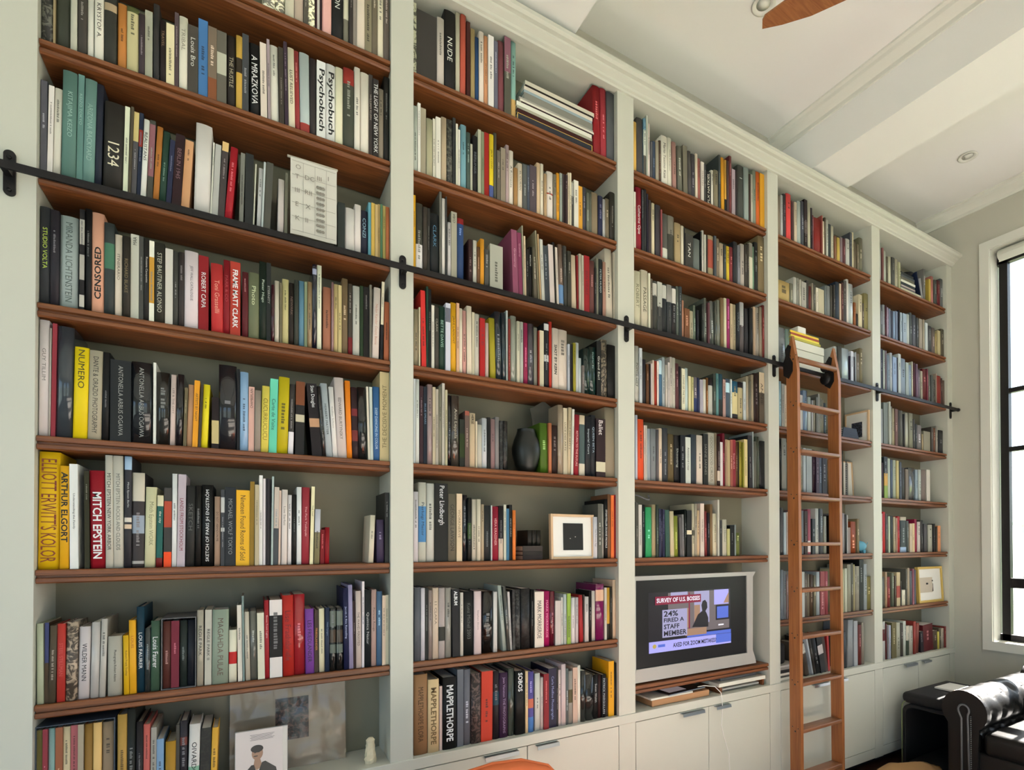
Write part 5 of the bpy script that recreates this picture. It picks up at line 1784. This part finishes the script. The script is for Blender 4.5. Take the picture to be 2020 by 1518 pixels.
# gear on the cabinet top under the television
G = 'things on the cabinet top under the television'
o = tag(B('kraft').rbox(1.78, 2.185, .022, .19, DECK+.002, DECK+.036, .003).build('box'), 'flat brown box under the tablet, left below the television', 'box', G)
o = tag(B('cream_box').rbox(1.77, 2.06, .018, .17, DECK+.0365, DECK+.047, .002).build('folder'), 'cream folder lying on the brown box below the television', 'folder', G)
o = thing('tablet', (2.02, .015, DECK+.048), 'dark tablet with a white charging cable, lying on the cream folder', 'tablet', G); o.rotation_euler.z = .08
B('chrome').rbox(-.14, .14, 0, .165, 0, .006, .002).build('body', o); B('black').box(-.136, .136, .004, .161, .006, .0066).build('screen', o)
B('tv_grey').box(-.11, .02, .03, .12, .0067, .0069).build('screen_picture', o)
c = B('white').tube([(2.105, .03, DECK+.060), (2.14, .012, DECK+.066), (2.20, -.006, DECK+.056), (2.235, -.018, DECK+.02), (2.243, -.022, DECK-.06), (2.235, -.020, DECK-.16), (2.25, -.022, DECK-.22), (2.290, -.022, DECK-.33), (2.298, -.022, DECK-.45), (2.292, -.022, DECK-.62), (2.29, -.022, .03)], .0022, 8).build('charging_cable'); tag(c, 'white charging cable hanging from the tablet down the cabinet door', 'cable')
o = thing('box', (2.45, .022, DECK+.0005), 'open reddish stand with a pale tray under the television, right', 'box', G)
B('walnut').box(-.185, -.165, 0, .16, 0, .034).build('side_block', o); B('walnut').box(.17, .185, 0, .16, 0, .034).build('side_block', o)
o = tag(B('cream_box').rbox(2.255, 2.642, .016, .19, DECK+.036, DECK+.058, .003).build('console'), 'pale flat console right below the television', 'console', G)
o = tag(B('silver').rbox(2.29, 2.60, .03, .18, DECK+.010, DECK+.022, .003).build('laptop'), 'thin closed silver laptop under the pale console', 'laptop', G)
o = tag(B('steel_grey').rbox(2.30, 2.60, .05, .18, DECK+.0585, DECK+.075, .003).build('media_box'), 'dark flat box on top of the pale console', 'box', G)
# ladder bay, cabinet top: pile seen between ladder and upright
z = DECK+.0006
for i, (t, c, mm) in enumerate(((.018, 'b8b8b0', 'magazine'), (.012, '50504c', 'magazine'), (.014, 'c0bcb4', 'magazine'), (.020, '383838', 'magazine'), (.014, '908c88', 'magazine'), (.012, 'b0aca8', 'magazine'))):
    o = tag(B('cover', alb(c)).rbox(2.762+.006*(i % 3), 2.965-.007*(i % 2), .022, .18, z, z+t, .002).build('magazine'), '%s magazine in the pile behind the foot of the ladder rail' % ('lowest pale', 'second dark', 'third pale', 'fourth black', 'fifth grey', 'topmost pale')[i], 'magazine', 'magazines piled in the ladder bay'); z += t+.0006
o = tag(B('cloth_black').rbox(2.765, 2.86, .04, .16, z+.001, z+.13, .02, 4).build('camera_bag'), 'dark soft bag on the magazines behind the ladder', 'bag')
# curled grey strap in the television bay
o = tag(B('steel_grey').tube([(1.69+.052*(1-math.cos(a*.42))/1.0+(.0), .05+.01*math.sin(a), SZ[5]+.305+.012*math.sin(a*.9)+.008) for a in range(10)], .004, 8).build('strap'), 'curled grey strap lying on the books, television bay sixth shelf', 'strap')
# ---------------------------------------------------------------- furniture at the bottom of the picture
ch = thing('armchair', (.68, -.62, 0.012), 'rounded orange fabric chair in front of the cabinets, only its back top showing', 'chair')
rings = []
def cushion(m, pts, th, n=10): ...
m = B('orange_fabric')
for j in range(15):
    a = math.pi*(-.5+j/14.0)
    rings.append(a)
outl = [(-.31, .42), (-.305, .60), (-.27, .72), (-.20, .80), (-.10, .838), (0, .846), (.10, .838), (.20, .80), (.27, .72), (.305, .60), (.31, .42)]
R_ = []
for t, s in ((-.035, .93), (-.03, .975), (-.012, 1.0), (.012, 1.0), (.03, .975), (.035, .93)):
    R_.append([Vector((x*s, .10+t-.10*(1-(z_/.846))+.25*x*x*0, .42+(z_-.42)*(s if z_ > .43 else 1))) for x, z_ in outl])
m.loft(R_, close=False, caps=False)
for R0 in (R_[0], R_[-1]): m.face([m.bm.verts.new(p) for p in R0])
m.build('backrest', ch); B('orange_fabric').tube([Vector((x, .10-.10*(1-z_/.846)-.0, z_+.001)) for x, z_ in outl], .006, 8).build('piping', ch)
B('orange_fabric').rbox(-.31, .31, -.48, .06, .32, .45, .05, 5).build('seat', ch)
for x in (-.26, .26):
    for y in (-.42, .04): B('cherry').tube([(x, y, .33), (x*1.08, y, 0)], [.018, .012], 10).build('leg', ch)
# chesterfield sofa by the window
sf = thing('sofa', (4.25, -1.50, 0), 'black leather chesterfield sofa with tufted rolled arm in the sun by the window', 'sofa')
def tuft(u, v, r=.013):     # quilted relief: deep at the buttons of a diamond net
    a, b = u+v, u-v; f = lambda q: abs(q-round(q))
    d = math.hypot(f(a), f(b)); return -r*2.2*math.exp(-(d/.16)**2)-r*.9*(math.exp(-(f(a)/.07)**2)+math.exp(-(f(b)/.07)**2))*.5
def roll(m, x0, x1, cy, cz, r, side, n=44, k=34, zlow=.40):
    # arm along x: outer panel, roll, inner face; tufted over roll and inner face
    rings = []
    for i in range(n+1):
        x = x0+(x1-x0)*i/n; ring = []
        for j in range(k+1):
            t = j/k
            if t < .68:
                a = math.radians(200-(t/.68)*250); nx, nz = math.cos(a), math.sin(a)
                dsp = tuft((x-x0)/.15, t*2.6, .012) if t > .12 else 0
                ring.append(Vector((x, cy-side*(nx*(r+dsp))*1.0, cz+nz*(r+dsp))))
            else:
                q = (t-.68)/.32; a = math.radians(-50); bx, bz = math.cos(a)*r, math.sin(a)*r
                dsp = tuft((x-x0)/.15, t*2.6, .012)
                ring.append(Vector((x, cy-side*(bx+.012*q+dsp), cz+bz-(cz+bz-zlow)*q)))
        rings.append(ring)
    m.loft(rings, close=False, caps=False)
YA = .93   # the arm nearest the bookcase, in sofa coordinates
for side, yy, nm in ((1, YA, 'arm'), (-1, -YA+.2, 'arm')):
    m = B('leather'); roll(m, -.50, .52, yy, .545, .125, side)
    m.box(-.49, .55, min(yy+side*.10, yy-side*.06), max(yy+side*.10, yy-side*.06), .10, .52); m.build(nm, sf)
    f = B('leather'); pts = []
    n = 26
    for j in range(n+1):
        a = math.radians(230-280*j/n); pts.append((yy-side*math.cos(a)*.125, .545+math.sin(a)*.125))
    pts = [(yy+side*.065, .10)]+pts+[(yy-side*.065, .10)]
    f.prism(pts, -.512, -.495, 'X'); f.build('arm_front', sf)
    s = B('steel_grey')
    curl = [(yy-side*(.030*math.cos(math.radians(a))), .552+.034*math.sin(math.radians(a))) for a in range(200, -60, -20)]
    path = [Vector((-.517, yy+side*.012, .12)), Vector((-.517, yy+side*.012, .50))]+[Vector((-.517, a, b)) for a, b in curl]+[Vector((-.517, yy-side*.022, .50)), Vector((-.517, yy-side*.030, .12))]
    s.tube(path, .006, 8); s.build('scroll_piping', sf)
    st = B('chrome')
    for k in range(36): st.ball((-.521, yy-side*.041, .12+k*.0115), .0036, 6, 4)
    st.build('stud_row', sf)
m = B('leather'); rings = []
for i in range(61):
    y = -.80+1.75*i/60; ring = []
    for j in range(31):
        t = j/30; a = math.radians(200-250*t); d = tuft((y)/.15, t*2.4, .012); ring.append(Vector((.43-math.cos(a)*(.11+d)*-1*-1, y, .60+math.sin(a)*(.11+d))))
    rings.append(ring)
m.loft(rings, close=False, caps=False); m.box(.36, .52, -.80, .95, .10, .60); m.build('backrest', sf)
for i in range(2):
    y0 = -.66+i*.76; B('leather').rbox(-.50, .36, y0, y0+.74, .30, .44, .04, 5).build('seat_cushion', sf)
B('leather').rbox(-.49, .52, -.80, .95, .08, .31, .015, 3).build('base', sf)
for x in (-.42, .46):
    for y in (-.74, .88): B('black').lathe([(.02, 0), (.03, .03), (.02, .08)], (x, y, 0), 14).build('foot', sf)
# soft pet kennel between sofa and cabinets
kn = thing('pet_kennel', (4.25, -.262, 0), 'black padded soft pet kennel with an open front, between sofa and cabinets', 'pet kennel')
arch = lambda w, h, r: [(-w, 0)]+[(-w+r-r*math.cos(a*math.pi/12), h-r+r*math.sin(a*math.pi/12)) for a in range(7)]+[(w-r+r*math.sin(a*math.pi/12), h-r+r*math.cos(a*math.pi/12)) for a in range(7)]+[(w, 0)]
m = B('cloth_black'); A_, B2 = arch(.17, .45, .06), arch(.152, .425, .05)
rr_ = [[Vector((x, y, z_)) for y, z_ in q] for x, q in ((-.30, B2), (-.305, A_), (.30, A_), (.305, B2), (.29, B2))]
m.loft(rr_, close=False, caps=False); m.face([Vector((.30, y, z_)) for y, z_ in A_]); m.loft([[Vector((-.30, y, z_)) for y, z_ in B2], [Vector((.28, y, z_)) for y, z_ in B2]], close=False, caps=False)
m.build('shell', kn, recalc=False)
B('cloth_black').rbox(-.32, .30, -.175, .175, .452, .530, .035, 5).build('padded_top', kn)
B('cloth_black').rbox(-.29, .28, -.145, .145, .004, .05, .02, 3).build('cushion', kn)
M['lime'] = mat('green_piping', (.24, .28, .12), .7)
B('lime').tube([Vector((-.306, y+.0, z_)) for y, z_ in arch(.175, .475, .06)[8:]], .004, 6).build('piping', kn)
B('paper_grey').box(-.16, .06, -.10, .08, .656, .664, Matrix.Rotation(.0, 4, 'Z')).build('magazine_top', kn) if 0 else None
o = tag(B('white').rbox(4.20, 4.42, -.36, -.18, .531, .543, .002).build('magazine'), 'white magazine lying on the padded kennel top in front of the window wall', 'magazine')
# tan sheepskin on the floor and an unseen pale sheet added to bounce sunlight
m = B('tan_fur'); rings = []
for i in range(22):
    t = i/21; ring = []
    for k in range(20):
        a = 2*math.pi*k/20; r = math.sin(math.pi*min(.97, max(.03, t)))**.6
        ring.append(Vector((3.62-.34+.68*t, -.30+.17*r*math.cos(a), max(.004, .055+.085*r*math.sin(a)*(1+.45*noise.noise(Vector((t*5, k*.5, 2)))))))) 
    rings.append(ring)
m.loft(rings); o = m.build('sheepskin'); tag(o, 'tan fluffy sheepskin heaped on the dark floor before the kennel', 'sheepskin')
tag(B('bounce_rug').rbox(-2.6, 3.4, -5.6, -1.2, .001, .014, .004).build('bounce_rug'), 'large pale floor covering added out of view to bounce sunlight', 'bounce_rug')  # added out of view to throw sunlight up at the ceiling
# garden outside the window
G_ = tag(B('grass').box(5.3, 22, -14, 14, -.7, -.52).build('grass'), kind='stuff') if M.setdefault('grass', mat('lawn', (.16, .22, .06), .9)) else 0
M['leaf'] = mat('leaves', (.13, .26, .04), .6); M['leafdk'] = mat('dark_leaves', (.04, .09, .03), .6); M['bark'] = mat('bark', (.08, .06, .04), .9)
def bush(name, c, r, n, label, m_, seed, grp, trunk=None):
    rr = random.Random(seed); o = thing(name, (c[0], c[1], -.5), label, 'tree' if trunk else 'bush', grp); m = B(m_)
    for i in range(n):
        v = Vector((rr.gauss(0, 1), rr.gauss(0, 1), rr.gauss(0, 1))).normalized()*(rr.random()**.4); p = Vector((v.x*r[0], v.y*r[1], v.z*r[2]+c[2]+.5)); a = Vector((rr.uniform(-1, 1), rr.uniform(-1, 1), rr.uniform(-1, 1))).normalized()*.055; b = a.orthogonal().normalized()*.03
        m.face([p-a, p+b, p+a, p-b])
    m.build('foliage', o, recalc=False); B('bark').tube([(0, 0, 0), (.05, 0, c[2]*.7+.3), (0, 0, c[2]+.5)], [.09, .06, .03], 8).build('trunk', o)
bush('shrub', (8.2, -.9, .75), (1.0, 1.0, 1.1), 1500, 'light green shrub just outside the tall window, low', 'leaf', 1, 'greenery outside the window')
bush('shrub', (8.9, 2.2, .45), (.9, .9, .7), 900, 'darker low shrub right outside the window sill', 'leafdk', 2, 'greenery outside the window')
bush('tree', (13.5, -1.2, 2.0), (1.8, 2.2, 1.2), 1800, 'dark green tree beyond the white balustrade', 'leafdk', 3, 'greenery outside the window', True)
bl_ = thing('balustrade', (10.8, -.5, 1.0), 'white balustrade outside beyond the window', 'balustrade')
B('white').box(-.06, .06, -4, 4, .86, .92).build('handrail', bl_); B('white').box(-.06, .06, -4, 4, -.1, 0).build('plinth', bl_)
bb = B('white')
for k in range(40): bb.lathe([(.03, 0), (.05, .2), (.045, .4), (.02, .6), (.03, .86)], (0, -3.9+k*.2, 0), 8)
bb.build('balusters', bl_)
